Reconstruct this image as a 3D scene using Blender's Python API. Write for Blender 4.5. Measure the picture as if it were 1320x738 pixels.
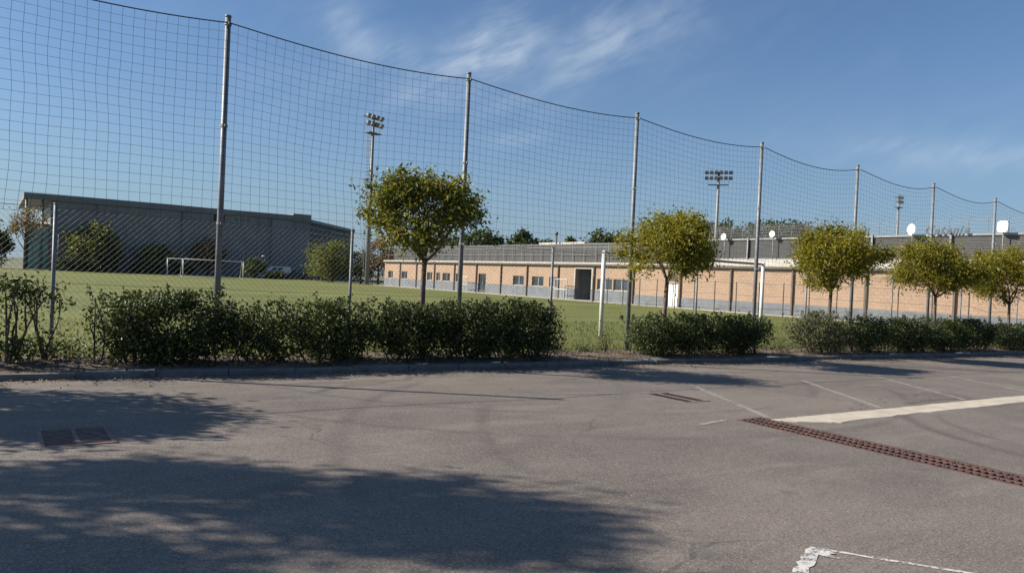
import bpy, math, random
import numpy as np
from mathutils import Vector, Matrix

for o in list(bpy.data.objects):
    bpy.data.objects.remove(o, do_unlink=True)
scene = bpy.context.scene
COL = scene.collection
rad = math.radians

# ------------------------------------------------------------------ camera
YAW, PITCH, ROLL = 0.9627, -0.0102, 0.0444
cam_d = bpy.data.cameras.new('camera')
cam_d.lens = 26.477
cam_d.sensor_width = 36
cam_d.clip_start = 0.05
cam_d.clip_end = 6000
cam = bpy.data.objects.new('camera', cam_d)
COL.objects.link(cam)
_F = Vector((math.cos(PITCH) * math.cos(YAW), math.cos(PITCH) * math.sin(YAW), math.sin(PITCH)))
_R = Vector((math.sin(YAW), -math.cos(YAW), 0))
_U = _R.cross(_F)
_R2 = _R * math.cos(ROLL) + _U * math.sin(ROLL)
_U2 = _U * math.cos(ROLL) - _R * math.sin(ROLL)
_m = Matrix((_R2, _U2, -_F)).transposed().to_4x4()
_m.translation = Vector((0, 0, 1.6))
cam.matrix_world = _m
scene.camera = cam

# ------------------------------------------------------------------ sun, sky, exposure
SUN_EL = rad(31.3)
SHX, SHY = 0.8246, -0.5657           # direction in which shadows fall
sun_d = bpy.data.lights.new('sun', 'SUN')
sun_d.energy = 5.0
sun_d.angle = rad(0.36)
sun_d.color = (1.0, 0.915, 0.79)
sun = bpy.data.objects.new('sun', sun_d)
COL.objects.link(sun)
sun.rotation_euler = Vector((SHX * math.cos(SUN_EL), SHY * math.cos(SUN_EL), -math.sin(SUN_EL))).to_track_quat('-Z', 'Y').to_euler()
sun.location = (-30, 20, 30)

scene.view_settings.view_transform = 'Standard'
scene.view_settings.look = 'None'
scene.view_settings.gamma = 1
scene.view_settings.use_curve_mapping = False
scene.view_settings.exposure = 0.88
try:
    scene.cycles.max_bounces = 5
    scene.cycles.diffuse_bounces = 3
    scene.cycles.transparent_max_bounces = 16
    scene.cycles.sample_clamp_indirect = 4
except Exception:
    pass


class NG:
    """small node-graph helper"""
    def __init__(self, nt):
        self.nt = nt
        self.n = nt.nodes
        self.l = nt.links

    def node(self, typ, **kw):
        nd = self.n.new(typ)
        for k, v in kw.items():
            setattr(nd, k, v)
        return nd

    def put(self, sock, v):
        if isinstance(v, bpy.types.NodeSocket):
            self.l.new(v, sock)
        elif v is not None:
            if sock.type == 'RGBA' and not isinstance(v, (int, float)) and len(v) == 3:
                v = (*v, 1)
            sock.default_value = v

    def m(self, op, a, b=None, c=None, clamp=False):
        nd = self.node('ShaderNodeMath', operation=op, use_clamp=clamp)
        self.put(nd.inputs[0], a)
        if b is not None:
            self.put(nd.inputs[1], b)
        if c is not None:
            self.put(nd.inputs[2], c)
        return nd.outputs[0]

    def smooth(self, v, a, b, lo=0., hi=1.):
        nd = self.node('ShaderNodeMapRange', interpolation_type='SMOOTHSTEP')
        self.put(nd.inputs['Value'], v)
        nd.inputs['From Min'].default_value = a
        nd.inputs['From Max'].default_value = b
        nd.inputs['To Min'].default_value = lo
        nd.inputs['To Max'].default_value = hi
        return nd.outputs[0]

    def mix(self, fac, a, b, blend='MIX'):
        nd = self.node('ShaderNodeMix', data_type='RGBA', blend_type=blend)
        self.put(nd.inputs[0], fac)
        self.put(nd.inputs[6], a)
        self.put(nd.inputs[7], b)
        return nd.outputs[2]

    def noise(self, vec, scale, detail=4., rough=.55, dist=0., col=False):
        nd = self.node('ShaderNodeTexNoise')
        self.put(nd.inputs['Vector'], vec)
        nd.inputs['Scale'].default_value = scale
        nd.inputs['Detail'].default_value = detail
        nd.inputs['Roughness'].default_value = rough
        nd.inputs['Distortion'].default_value = dist
        return nd.outputs['Color' if col else 'Fac']

    def voro(self, vec, scale, feature='F1', out='Distance', rnd=1.):
        nd = self.node('ShaderNodeTexVoronoi', feature=feature)
        self.put(nd.inputs['Vector'], vec)
        nd.inputs['Scale'].default_value = scale
        nd.inputs['Randomness'].default_value = rnd
        return nd.outputs[out]

    def sep(self, v):
        nd = self.node('ShaderNodeSeparateXYZ')
        self.put(nd.inputs[0], v)
        return nd.outputs

    def comb(self, x, y, z):
        nd = self.node('ShaderNodeCombineXYZ')
        for i, v in enumerate((x, y, z)):
            self.put(nd.inputs[i], v)
        return nd.outputs[0]

    def mapping(self, v, scale=(1, 1, 1), rot=(0, 0, 0), loc=(0, 0, 0)):
        nd = self.node('ShaderNodeMapping')
        self.put(nd.inputs['Vector'], v)
        nd.inputs['Scale'].default_value = scale
        nd.inputs['Rotation'].default_value = rot
        nd.inputs['Location'].default_value = loc
        return nd.outputs[0]

    def ramp(self, fac, stops):
        nd = self.node('ShaderNodeValToRGB')
        cr = nd.color_ramp
        while len(cr.elements) < len(stops):
            cr.elements.new(0.5)
        for e, (p, c) in zip(cr.elements, stops):
            e.position = p
            e.color = (*c, 1)
        self.put(nd.inputs[0], fac)
        return nd.outputs[0]

    def bump(self, height, strength=.5, dist=.02):
        nd = self.node('ShaderNodeBump')
        nd.inputs['Strength'].default_value = strength
        nd.inputs['Distance'].default_value = dist
        self.put(nd.inputs['Height'], height)
        return nd.outputs[0]


# world: Nishita sky with thin high cirrus
world = bpy.data.worlds.new('World')
scene.world = world
world.use_nodes = True
wg = NG(world.node_tree)
wg.n.clear()
w_out = wg.node('ShaderNodeOutputWorld')
w_bg = wg.node('ShaderNodeBackground')
sky = wg.node('ShaderNodeTexSky')
sky.sky_type = 'NISHITA'
sky.sun_disc = False
sky.sun_elevation = SUN_EL
sky.sun_rotation = math.atan2(-SHX, -SHY)
sky.altitude = 80
sky.air_density = 1.0
sky.dust_density = 2.2
sky.ozone_density = 1.6
SKY_STRENGTH = 0.05
tc = wg.node('ShaderNodeTexCoord')
sx, sy, sz = wg.sep(tc.outputs['Generated'])[:3]
az = wg.m('MULTIPLY', wg.m('ARCTAN2', sy, sx), 180 / math.pi)
el = wg.m('MULTIPLY', wg.m('ARCSINE', sz), 180 / math.pi)
# thin cirrus: fibres drawn out along one wind direction
sky_p = wg.comb(wg.m('MULTIPLY', az, .1), wg.m('MULTIPLY', el, .1), 0.0)
warp = wg.noise(sky_p, 1.1, 2, .5, col=True)
lay_w = wg.node('ShaderNodeVectorMath', operation='MULTIPLY_ADD')
wg.put(lay_w.inputs[0], warp)
lay_w.inputs[1].default_value = (.34, .34, 0)
wg.put(lay_w.inputs[2], sky_p)
lay_w = lay_w.outputs[0]
streak = wg.noise(wg.mapping(wg.mapping(lay_w, rot=(0, 0, rad(27))), (1.0, 4.6, 1)), 1.2, 5, .62)
soft = wg.noise(lay_w, 1.9, 3, .55)


def blob(a0, e0, wa, we, ang):
    c, s = math.cos(rad(ang)), math.sin(rad(ang))
    da = wg.m('SUBTRACT', az, a0)
    de = wg.m('SUBTRACT', el, e0)
    u = wg.m('ADD', wg.m('MULTIPLY', da, c / wa), wg.m('MULTIPLY', de, s / wa))
    v = wg.m('ADD', wg.m('MULTIPLY', da, -s / we), wg.m('MULTIPLY', de, c / we))
    r2 = wg.m('ADD', wg.m('MULTIPLY', u, u), wg.m('MULTIPLY', v, v))
    return wg.m('DIVIDE', 1.0, wg.m('MULTIPLY_ADD', r2, wg.m('ADD', r2, .6), 1.0))


dens = None
for (a0, e0, wa, we, ang, k) in [(57.6, 16.3, 4.6, 2.2, -28, 1.15), (49.5, 17.2, 8.0, 2.3, -24, .62), (66.5, 16.4, 5.5, 1.7, 24, .62),
                                 (60.5, 13.3, 7.5, 1.5, 2, .62), (55.4, 10.5, 2.8, .6, -4, .8), (22.0, 9.3, 11., 1.1, 3, .62),
                                 (105, 22, 16, 4, -14, .7), (-25, 16, 18, 4, 6, .7)]:
    b = wg.m('MULTIPLY', blob(a0, e0, wa, we, ang), k)
    dens = b if dens is None else wg.m('MAXIMUM', dens, b)
st = wg.smooth(streak, .32, .70)
sf = wg.smooth(soft, .30, .75)
cl = wg.m('MULTIPLY', dens, wg.m('ADD', wg.m('MULTIPLY', st, wg.m('MULTIPLY_ADD', sf, .42, .33)), wg.m('ADD', wg.m('MULTIPLY', sf, .24), .08)))
veil = wg.m('MULTIPLY', wg.m('MULTIPLY', st, sf), .05)
cl = wg.m('MINIMUM', wg.m('ADD', cl, veil), .8)
cl = wg.m('MULTIPLY', cl, wg.smooth(el, 1.0, 6.0))
sky_col = wg.mix(1.0, sky.outputs[0], (0.56, 0.90, 1.27), 'MULTIPLY')
cloud_col = wg.mix(0.75, sky_col, (7.4, 8.4, 9.4))
hz = wg.m('MULTIPLY', wg.m('POWER', 2.718, wg.m('MULTIPLY', wg.m('ABSOLUTE', el), -.095)), .60)
sky_col = wg.mix(hz, sky_col, (5.4, 6.9, 8.3))
final = wg.mix(wg.m('MULTIPLY', cl, .95), sky_col, cloud_col)
wg.put(w_bg.inputs['Color'], final)
w_bg.inputs['Strength'].default_value = SKY_STRENGTH
world.cycles.sampling_method = 'MANUAL'
world.cycles.sample_map_resolution = 256
wg.l.new(w_bg.outputs[0], w_out.inputs[0])


# ------------------------------------------------------------------ mesh helpers
class MB:
    def __init__(self):
        self.v, self.q, self.t, self.n = [], [], [], 0

    def add(self, v, q=None, t=None):
        v = np.asarray(v, float).reshape(-1, 3)
        if q is not None and len(q):
            self.q.append(np.asarray(q, int).reshape(-1, 4) + self.n)
        if t is not None and len(t):
            self.t.append(np.asarray(t, int).reshape(-1, 3) + self.n)
        self.v.append(v)
        self.n += len(v)
        return self

    def box(self, x0, x1, y0, y1, z0, z1):
        v = [(x0, y0, z0), (x1, y0, z0), (x1, y1, z0), (x0, y1, z0), (x0, y0, z1), (x1, y0, z1), (x1, y1, z1), (x0, y1, z1)]
        return self.add(v, [(0, 3, 2, 1), (4, 5, 6, 7), (0, 1, 5, 4), (1, 2, 6, 5), (2, 3, 7, 6), (3, 0, 4, 7)])

    def obox(self, c, ax, ay, az_):
        """oriented box: centre and three half-axis vectors"""
        c, ax, ay, az_ = (np.array(k, float) for k in (c, ax, ay, az_))
        v = [c + i * ax + j * ay + k * az_ for k in (-1, 1) for i, j in ((-1, -1), (1, -1), (1, 1), (-1, 1))]
        return self.add(v, [(0, 3, 2, 1), (4, 5, 6, 7), (0, 1, 5, 4), (1, 2, 6, 5), (2, 3, 7, 6), (3, 0, 4, 7)])

    def tube(self, pts, r, sides=6, cap=True):
        pts = np.asarray(pts, float)
        n = len(pts)
        r = np.full(n, r, float) if np.isscalar(r) else np.asarray(r, float)
        d = np.gradient(pts, axis=0)
        d /= np.linalg.norm(d, axis=1)[:, None] + 1e-12
        up = np.array([0, 0, 1.]) if abs(d[0][2]) < .9 else np.array([1., 0, 0])
        a = np.cross(d, up)
        a /= np.linalg.norm(a, axis=1)[:, None] + 1e-12
        b = np.cross(d, a)
        th = np.arange(sides) / sides * 2 * np.pi
        v = pts[:, None] + r[:, None, None] * (np.cos(th)[None, :, None] * a[:, None] + np.sin(th)[None, :, None] * b[:, None])
        i = np.arange(n - 1)[:, None] * sides
        j = np.arange(sides)[None]
        k = (j + 1) % sides
        q = np.stack([i + j, i + k, i + sides + k, i + sides + j], -1)
        v = v.reshape(-1, 3)
        t = []
        if cap:
            v = np.vstack([v, pts[:1], pts[-1:]])
            c0, c1 = n * sides, n * sides + 1
            for s in range(sides):
                s2 = (s + 1) % sides
                t.append((c0, s2, s))
                t.append((c1, (n - 1) * sides + s, (n - 1) * sides + s2))
        return self.add(v, q, t)

    def segs(self, p0, p1, r, sides=3):
        """many straight thin prisms at once"""
        p0, p1 = np.asarray(p0, float), np.asarray(p1, float)
        d = p1 - p0
        d /= np.linalg.norm(d, axis=1)[:, None] + 1e-12
        up = np.where(np.abs(d[:, 2:3]) < .9, np.array([[0, 0, 1.]]), np.array([[1., 0, 0]]))
        a = np.cross(d, up)
        a /= np.linalg.norm(a, axis=1)[:, None]
        b = np.cross(d, a)
        th = np.arange(sides) / sides * 2 * np.pi
        ring = r * (np.cos(th)[None, :, None] * a[:, None] + np.sin(th)[None, :, None] * b[:, None])
        v = np.concatenate([p0[:, None] + ring, p1[:, None] + ring], 1)
        base = np.arange(len(p0))[:, None] * 2 * sides
        j = np.arange(sides)[None]
        k = (j + 1) % sides
        q = np.stack([base + j, base + k, base + sides + k, base + sides + j], -1)
        return self.add(v.reshape(-1, 3), q.reshape(-1, 4))

    def prism(self, poly, ext, flip=False):
        """closed polygon (list of 3d points) extruded by vector"""
        p = np.asarray(poly, float)
        n = len(p)
        v = np.vstack([p, p + np.asarray(ext, float)])
        q = [(i, (i + 1) % n, n + (i + 1) % n, n + i) for i in range(n)]
        t = [(0, i + 1, i) for i in range(1, n - 1)] + [(n, n + i, n + i + 1) for i in range(1, n - 1)]
        return self.add(v, q, t)

    def lathe(self, c, prof, axis=(0, 0, 1), sides=16):
        axis = np.array(axis, float)
        axis /= np.linalg.norm(axis)
        h = np.array([1., 0, 0]) if abs(axis[0]) < .8 else np.array([0, 1., 0])
        a = np.cross(axis, h)
        a /= np.linalg.norm(a)
        b = np.cross(axis, a)
        th = np.arange(sides) / sides * 2 * np.pi
        v = np.array([[np.array(c) + axis * z + r * (np.cos(t) * a + np.sin(t) * b) for t in th] for r, z in prof])
        n = len(prof)
        i = np.arange(n - 1)[:, None] * sides
        j = np.arange(sides)[None]
        k = (j + 1) % sides
        q = np.stack([i + j, i + k, i + sides + k, i + sides + j], -1)
        return self.add(v.reshape(-1, 3), q.reshape(-1, 4))

    def leaves(self, rng, pts, size, width=.5, up=.5, fold=.18, var=.35):
        n = len(pts)
        nrm = rng.normal(size=(n, 3))
        nrm /= np.linalg.norm(nrm, axis=1)[:, None]
        nrm = nrm + np.array([0, 0, up * 1.4])
        nrm /= np.linalg.norm(nrm, axis=1)[:, None]
        t = np.cross(nrm, rng.normal(size=(n, 3)))
        t /= np.linalg.norm(t, axis=1)[:, None]
        b = np.cross(nrm, t)
        s = (size * (1 + var * rng.uniform(-1, 1, n)))[:, None]
        w = s * width * .5
        v = np.stack([pts - t * s * .5, pts + b * w + nrm * s * fold * .5 - t * s * .06, pts + t * s * .5 - nrm * s * fold * .6, pts - b * w + nrm * s * fold * .5 - t * s * .06], 1)
        q = np.arange(n * 4).reshape(-1, 4)
        return self.add(v.reshape(-1, 3), q)

    def mesh(self, name, off=(0, 0, 0), smooth=False):
        v = np.vstack(self.v) - np.asarray(off, float)
        me = bpy.data.meshes.new(name)
        q = np.vstack(self.q) if self.q else np.zeros((0, 4), int)
        t = np.vstack(self.t) if self.t else np.zeros((0, 3), int)
        me.vertices.add(len(v))
        me.vertices.foreach_set('co', v.astype(np.float32).ravel())
        nl = q.size + t.size
        me.loops.add(nl)
        me.loops.foreach_set('vertex_index', np.concatenate([q.ravel(), t.ravel()]).astype(np.int32))
        me.polygons.add(len(q) + len(t))
        ls = np.concatenate([np.arange(len(q)) * 4, q.size + np.arange(len(t)) * 3]).astype(np.int32)
        me.polygons.foreach_set('loop_start', ls)
        me.polygons.foreach_set('use_smooth', np.full(len(q) + len(t), smooth))
        me.update(calc_edges=True)
        me.validate()
        return me

    def build(self, name, mat, parent=None, loc=None, smooth=False):
        off = np.array(loc if loc is not None else (0, 0, 0), float)
        p = parent
        woff = np.zeros(3)
        while p is not None:
            woff = woff + np.array(p.location)
            p = p.parent
        me = self.mesh(name, woff + off, smooth)
        if mat is not None:
            me.materials.append(mat)
        o = bpy.data.objects.new(name, me)
        COL.objects.link(o)
        o.parent = parent
        o.location = off
        return o


def tag(o, label=None, cat=None, group=None, kind=None):
    if label:
        o['label'] = label
    if cat:
        o['category'] = cat
    if group:
        o['group'] = group
    if kind:
        o['kind'] = kind
    return o


def thing(name, loc, label, cat, group=None):
    o = bpy.data.objects.new(name, None)
    o.empty_display_size = .3
    COL.objects.link(o)
    o.location = loc
    return tag(o, label, cat, group)


def gz(x):
    """car park falls gently along the fence"""
    return -0.0097 * np.clip(x, -60, 60)


def fz(x, y):
    """level of field and land beyond the fence"""
    t = np.clip((np.asarray(y, float) - 14.1) / 3.2, 0, 1)
    t = t * t * (3 - 2 * t)
    return (gz(x) + .03) * (1 - t)


# ------------------------------------------------------------------ materials
def new_mat(name):
    m = bpy.data.materials.new(name)
    m.use_nodes = True
    g = NG(m.node_tree)
    bsdf = next(n for n in g.n if n.type == 'BSDF_PRINCIPLED')
    out = next(n for n in g.n if n.type == 'OUTPUT_MATERIAL')
    return m, g, bsdf, out


def objco(g):
    # world position: all geometry is modelled at real scale, so this equals metres
    return g.node('ShaderNodeNewGeometry').outputs['Position']


def simple(name, col, rough=.6, metal=0., var=.15, scale=3., bump=0., bscale=40., spec=.5, dirt=None):
    m, g, b, out = new_mat(name)
    p = objco(g)
    n = g.noise(p, scale, 5, .6)
    lo = tuple(c * (1 - var) for c in col)
    hi = tuple(min(1, c * (1 + var)) for c in col)
    c = g.mix(g.smooth(n, .3, .7), lo, hi)
    if dirt:
        c = g.mix(g.smooth(g.noise(p, scale * .45, 6, .65), .52, .72, 0, dirt[1]), c, dirt[0])
    g.put(b.inputs['Base Color'], c)
    g.put(b.inputs['Roughness'], g.smooth(g.noise(p, scale * 2.3, 3), .2, .8, max(0.03, rough - .1), min(1, rough + .1)))
    b.inputs['Metallic'].default_value = metal
    b.inputs['Specular IOR Level'].default_value = spec
    if bump:
        g.put(b.inputs['Normal'], g.bump(g.noise(p, bscale, 4, .6), bump, .01))
    return m


def leaf_mat(name, stops, trans=.35, rough=.45, tcol=None, nscale=1.2):
    m, g, b, out = new_mat(name)
    geo = g.node('ShaderNodeNewGeometry')
    r = geo.outputs['Random Per Island']
    n = g.noise(geo.outputs['Position'], nscale, 3)
    f = g.m('ADD', g.m('MULTIPLY', r, .75), g.m('MULTIPLY', g.smooth(n, .3, .7), .25))
    c = g.ramp(f, stops)
    g.put(b.inputs['Base Color'], c)
    b.inputs['Roughness'].default_value = rough
    b.inputs['Specular IOR Level'].default_value = .4
    tr = g.node('ShaderNodeBsdfTranslucent')
    g.put(tr.inputs['Color'], g.mix(1., c, tcol or (1.25, 1.3, .5), 'MULTIPLY'))
    mx = g.node('ShaderNodeMixShader')
    mx.inputs[0].default_value = trans
    g.l.new(b.outputs[0], mx.inputs[1])
    g.l.new(tr.outputs[0], mx.inputs[2])
    g.l.new(mx.outputs[0], out.inputs['Surface'])
    return m


def asphalt_mat():
    m, g, b, out = new_mat('asphalt')
    p = objco(g)
    x, y, z = g.sep(p)[:3]
    big = g.noise(p, .22, 5, .6, .6)
    mid = g.noise(p, 1.1, 6, .62, .4)
    fine = g.noise(p, 55, 3, .7)
    chip = g.voro(p, 100, 'F1', 'Color')
    chipv = g.sep(chip)[0]
    c = g.mix(g.smooth(big, .32, .68), (.106, .089, .077), (.176, .148, .126))
    c = g.mix(g.smooth(mid, .35, .75, 0, .45), c, (.186, .158, .136))
    # worn, dusty streaks along the traffic direction
    stv = g.noise(g.mapping(p, (.5, 2.2, 1), (0, 0, rad(32))), .9, 6, .65, .5)
    c = g.mix(g.smooth(stv, .46, .74, 0, .6), c, (.218, .184, .153))
    # aggregate
    c = g.mix(g.smooth(chipv, .80, .92, 0, .62), c, (.27, .245, .222))
    c = g.mix(g.smooth(chipv, .26, .10, 0, .6), c, (.055, .050, .048))
    c = g.mix(g.smooth(fine, .45, .8, 0, .3), c, (.075, .068, .064))
    # sand washed against the kerb
    dk = g.m('SUBTRACT', 11.6, y)
    sand = g.m('MULTIPLY', g.smooth(dk, 3.2, .2), g.smooth(g.noise(g.mapping(p, (.6, 2.4, 1)), 1.6, 6, .7, .4), .42, .66))
    c = g.mix(g.m('MULTIPLY', sand, .75), c, (.225, .195, .165))
    # rusty run-off near the kerb
    rust = g.m('MULTIPLY', g.smooth(dk, 1.6, .1), g.smooth(g.noise(p, .7, 5, .6), .56, .72))
    c = g.mix(g.m('MULTIPLY', rust, .35), c, (.13, .075, .055))
    tmask = g.smooth(g.noise(p, .38, 3, .5), .36, .56)
    tfib = g.smooth(stv, .30, .62, .25, 1.)
    # tyre marks: arcs of worn rubber
    for (cx, cy, r, w, k) in [(8.6, 12.4, 7.15, .13, .34), (8.6, 12.4, 5.7, .12, .30), (13.0, 2.6, 3.7, .16, .5), (13.0, 2.6, 3.2, .10, .4),
                              (10.5, 3.5, 6.9, .14, .34), (10.5, 3.5, 8.4, .16, .30), (1., 15.0, 9.6, .2, .24)]:
        dx = g.m('SUBTRACT', x, cx)
        dy = g.m('SUBTRACT', y, cy)
        rr = g.m('SQRT', g.m('ADD', g.m('MULTIPLY', dx, dx), g.m('MULTIPLY', dy, dy)))
        rr = g.m('ADD', rr, g.m('MULTIPLY', g.m('SUBTRACT', mid, .5), .25))
        d = g.m('ABSOLUTE', g.m('SUBTRACT', rr, r))
        k_ = g.m('MULTIPLY', g.smooth(d, w * 1.0, w * .1), g.m('MULTIPLY', tmask, tfib))
        c = g.mix(g.m('MULTIPLY', k_, min(1, k * 1.15)), c, (.045, .040, .038))
    # hair cracks
    warp = g.node('ShaderNodeVectorMath', operation='MULTIPLY_ADD')
    g.put(warp.inputs[0], g.noise(p, .9, 4, .6, col=True))
    warp.inputs[1].default_value = (1.2, 1.2, 0)
    g.put(warp.inputs[2], p)
    e = g.voro(warp.outputs[0], .23, 'DISTANCE_TO_EDGE')
    crack = g.m('MULTIPLY', g.smooth(e, .009, .001), g.smooth(g.noise(p, .3, 2), .44, .54))
    c = g.mix(g.m('MULTIPLY', crack, .38), c, (.03, .028, .027))
    # oil spots
    oil = g.smooth(g.voro(p, .8, 'F1', 'Distance'), .10, .02)
    c = g.mix(g.m('MULTIPLY', oil, .35), c, (.035, .033, .033))
    g.put(b.inputs['Base Color'], c)
    b.inputs['Roughness'].default_value = .88
    b.inputs['Specular IOR Level'].default_value = .3
    h = g.m('ADD', g.m('MULTIPLY', chipv, .5), g.m('MULTIPLY', fine, .6))
    g.put(b.inputs['Normal'], g.bump(h, .55, .006))
    return m


def grass_mat():
    m, g, b, out = new_mat('pitch grass')
    p = objco(g)
    big = g.noise(p, .07, 5, .6, .3)
    mid = g.noise(p, .7, 6, .65)
    fine = g.noise(p, 14, 4, .7)
    c = g.mix(g.smooth(big, .32, .66), (.125, .142, .034), (.178, .182, .052))
    c = g.mix(g.smooth(mid, .4, .72, 0, .5), c, (.20, .185, .062))
    c = g.mix(g.smooth(fine, .42, .75, 0, .6), c, (.060, .080, .016))
    band = g.noise(g.mapping(p, (.02, .22, 1)), 1.0, 3, .5)
    c = g.mix(g.smooth(band, .46, .6, 0, .4), c, (.085, .098, .026))
    worn = g.m('MULTIPLY', g.smooth(g.noise(p, .16, 5, .65), .56, .7), .45)
    c = g.mix(worn, c, (.225, .20, .088))
    g.put(b.inputs['Base Color'], c)
    b.inputs['Roughness'].default_value = .8
    b.inputs['Specular IOR Level'].default_value = .2
    g.put(b.inputs['Normal'], g.bump(g.m('ADD', fine, g.m('MULTIPLY', mid, .6)), .8, .05))
    return m


def soil_mat():
    m, g, b, out = new_mat('dry soil')
    p = objco(g)
    c = g.mix(g.smooth(g.noise(p, 2.2, 6, .65), .3, .7), (.085, .062, .045), (.19, .145, .105))
    c = g.mix(g.smooth(g.noise(p, 30, 4, .7), .5, .75, 0, .6), c, (.24, .19, .14))
    c = g.mix(g.smooth(g.voro(p, 26, 'F1', 'Distance'), .35, .1, 0, .5), c, (.05, .037, .027))
    g.put(b.inputs['Base Color'], c)
    b.inputs['Roughness'].default_value = .95
    g.put(b.inputs['Normal'], g.bump(g.noise(p, 24, 5, .7), .9, .03))
    return m


def block_mat():
    m, g, b, out = new_mat('salmon split block')
    p = objco(g)
    x, y, z = g.sep(p)[:3]
    br = g.node('ShaderNodeTexBrick')
    g.put(br.inputs['Vector'], g.comb(y, z, x))
    br.inputs['Color1'].default_value = (.325, .222, .152, 1)
    br.inputs['Color2'].default_value = (.285, .190, .130, 1)
    br.inputs['Mortar'].default_value = (.25, .175, .125, 1)
    br.inputs['Scale'].default_value = 1
    br.inputs['Mortar Size'].default_value = .012
    br.inputs['Brick Width'].default_value = .4
    br.inputs['Row Height'].default_value = .2
    c = g.mix(g.smooth(g.noise(p, .5, 5, .6), .35, .7, 0, .35), br.outputs['Color'], (.38, .26, .18))
    c = g.mix(g.smooth(g.noise(g.mapping(p, (1, 2.5, .35)), 1.2, 5, .6), .55, .8, 0, .3), c, (.22, .145, .10))
    g.put(b.inputs['Base Color'], c)
    b.inputs['Roughness'].default_value = .85
    h = g.m('ADD', g.m('MULTIPLY', br.outputs['Fac'], -1.), g.m('MULTIPLY', g.noise(p, 12, 4), .6))
    g.put(b.inputs['Normal'], g.bump(h, .6, .03))
    return m


def cladding_mat(name, col):
    m, g, b, out = new_mat(name)
    p = objco(g)
    x, y, z = g.sep(p)[:3]
    u = g.m('ADD', x, g.m('MULTIPLY', y, .6))
    rib = g.m('FRACT', g.m('MULTIPLY', u, 1 / .9))
    seam = g.smooth(g.m('ABSOLUTE', g.m('SUBTRACT', rib, .5)), .46, .5)
    row = g.smooth(g.m('ABSOLUTE', g.m('SUBTRACT', g.m('FRACT', g.m('MULTIPLY', z, 1 / 1.6)), .5)), .475, .5)
    s = g.m('MAXIMUM', seam, row)
    n = g.noise(g.mapping(p, (.5, .5, .15)), .8, 5, .6)
    c = g.mix(g.smooth(n, .3, .7), tuple(k * .86 for k in col), tuple(k * 1.12 for k in col))
    c = g.mix(g.m('MULTIPLY', s, .5), c, tuple(k * .5 for k in col))
    g.put(b.inputs['Base Color'], c)
    b.inputs['Roughness'].default_value = .55
    g.put(b.inputs['Normal'], g.bump(g.m('MULTIPLY', s, -1.), .5, .03))
    return m


def worn_paint(name, col, amount=.5, scale=9., stretch=(1, 1, 1)):
    m, g, b, out = new_mat(name)
    p = objco(g)
    n = g.noise(g.mapping(p, stretch), scale, 7, .7)
    n2 = g.noise(p, 70, 3, .7)
    f = g.m('ADD', g.m('MULTIPLY', n, .7), g.m('MULTIPLY', n2, .3))
    a = g.smooth(f, amount - .06, amount + .06)
    c = g.mix(g.smooth(g.noise(p, 4, 5), .3, .7), tuple(k * .85 for k in col), col)
    g.put(b.inputs['Base Color'], c)
    b.inputs['Roughness'].default_value = .75
    tr = g.node('ShaderNodeBsdfTransparent')
    mx = g.node('ShaderNodeMixShader')
    g.put(mx.inputs[0], a)
    g.l.new(tr.outputs[0], mx.inputs[1])
    g.l.new(b.outputs[0], mx.inputs[2])
    g.l.new(mx.outputs[0], out.inputs['Surface'])
    return m


def glass_mat(name, col=(.03, .04, .05), rough=.08):
    m, g, b, out = new_mat(name)
    p = objco(g)
    g.put(b.inputs['Base Color'], g.mix(g.smooth(g.noise(p, .8, 3), .3, .7), tuple(c * .6 for c in col), tuple(c * 1.4 for c in col)))
    b.inputs['Roughness'].default_value = rough
    b.inputs['Specular IOR Level'].default_value = .8
    return m


M = {}
M['asphalt'] = asphalt_mat()
M['grass'] = grass_mat()
M['soil'] = soil_mat()
M['far_ground'] = simple('far ground', (.10, .105, .055), .9, var=.3, scale=.2)
M['kerb'] = simple('old kerb concrete', (.135, .125, .115), .9, var=.22, scale=4, bump=.5, bscale=60, dirt=((.06, .055, .05), .7))
M['concrete'] = simple('pale concrete', (.43, .375, .30), .85, var=.12, scale=3.5, bump=.4, bscale=50, dirt=((.27, .235, .19), .6))
M['light_concrete'] = simple('light concrete', (.36, .335, .30), .85, var=.12, scale=1.2)
M['galv'] = simple('galvanised steel', (.16, .17, .18), .55, metal=.1, var=.2, scale=6)
M['galv_far'] = simple('weathered galvanised steel', (.20, .205, .205), .6, metal=.1, var=.15, scale=3)
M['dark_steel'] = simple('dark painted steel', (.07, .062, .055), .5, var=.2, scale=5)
M['cord'] = simple('dark net cord', (.06, .07, .09), .8, var=.2, scale=5)
M['wire'] = simple('chain link wire', (.10, .104, .10), .6, metal=.1, var=.25, scale=5)
M['rust'] = simple('rusty red iron', (.072, .034, .027), .75, var=.3, scale=8, bump=.4, bscale=90, dirt=((.06, .045, .04), .6))
M['iron'] = simple('grey cast iron', (.155, .098, .082), .75, metal=.1, var=.25, scale=9, bump=.4, bscale=80)
M['pit'] = simple('drain pit', (.02, .018, .017), .95)
M['white_paint'] = simple('white goal paint', (.62, .61, .58), .4, var=.05, scale=4)
M['grey_bar'] = simple('dull grey bar', (.16, .16, .165), .5, var=.1)
M['block'] = block_mat()
M['plinth'] = simple('grey plinth render', (.125, .135, .15), .8, var=.15, scale=1.5, dirt=((.18, .18, .18), .4))
M['pillar'] = simple('brown steel pillar', (.105, .072, .055), .6, var=.2, scale=3)
M['coping'] = simple('cream coping', (.40, .355, .30), .8, var=.1, scale=1.5)
M['upper_grey'] = simple('grey metal upper wall', (.038, .038, .039), .6, var=.12, scale=.9)
M['slat'] = simple('dark grey slat', (.030, .029, .029), .55, var=.15, scale=1.5)
M['frame'] = simple('window frame aluminium', (.36, .36, .35), .5, metal=.2, var=.1)
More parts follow.
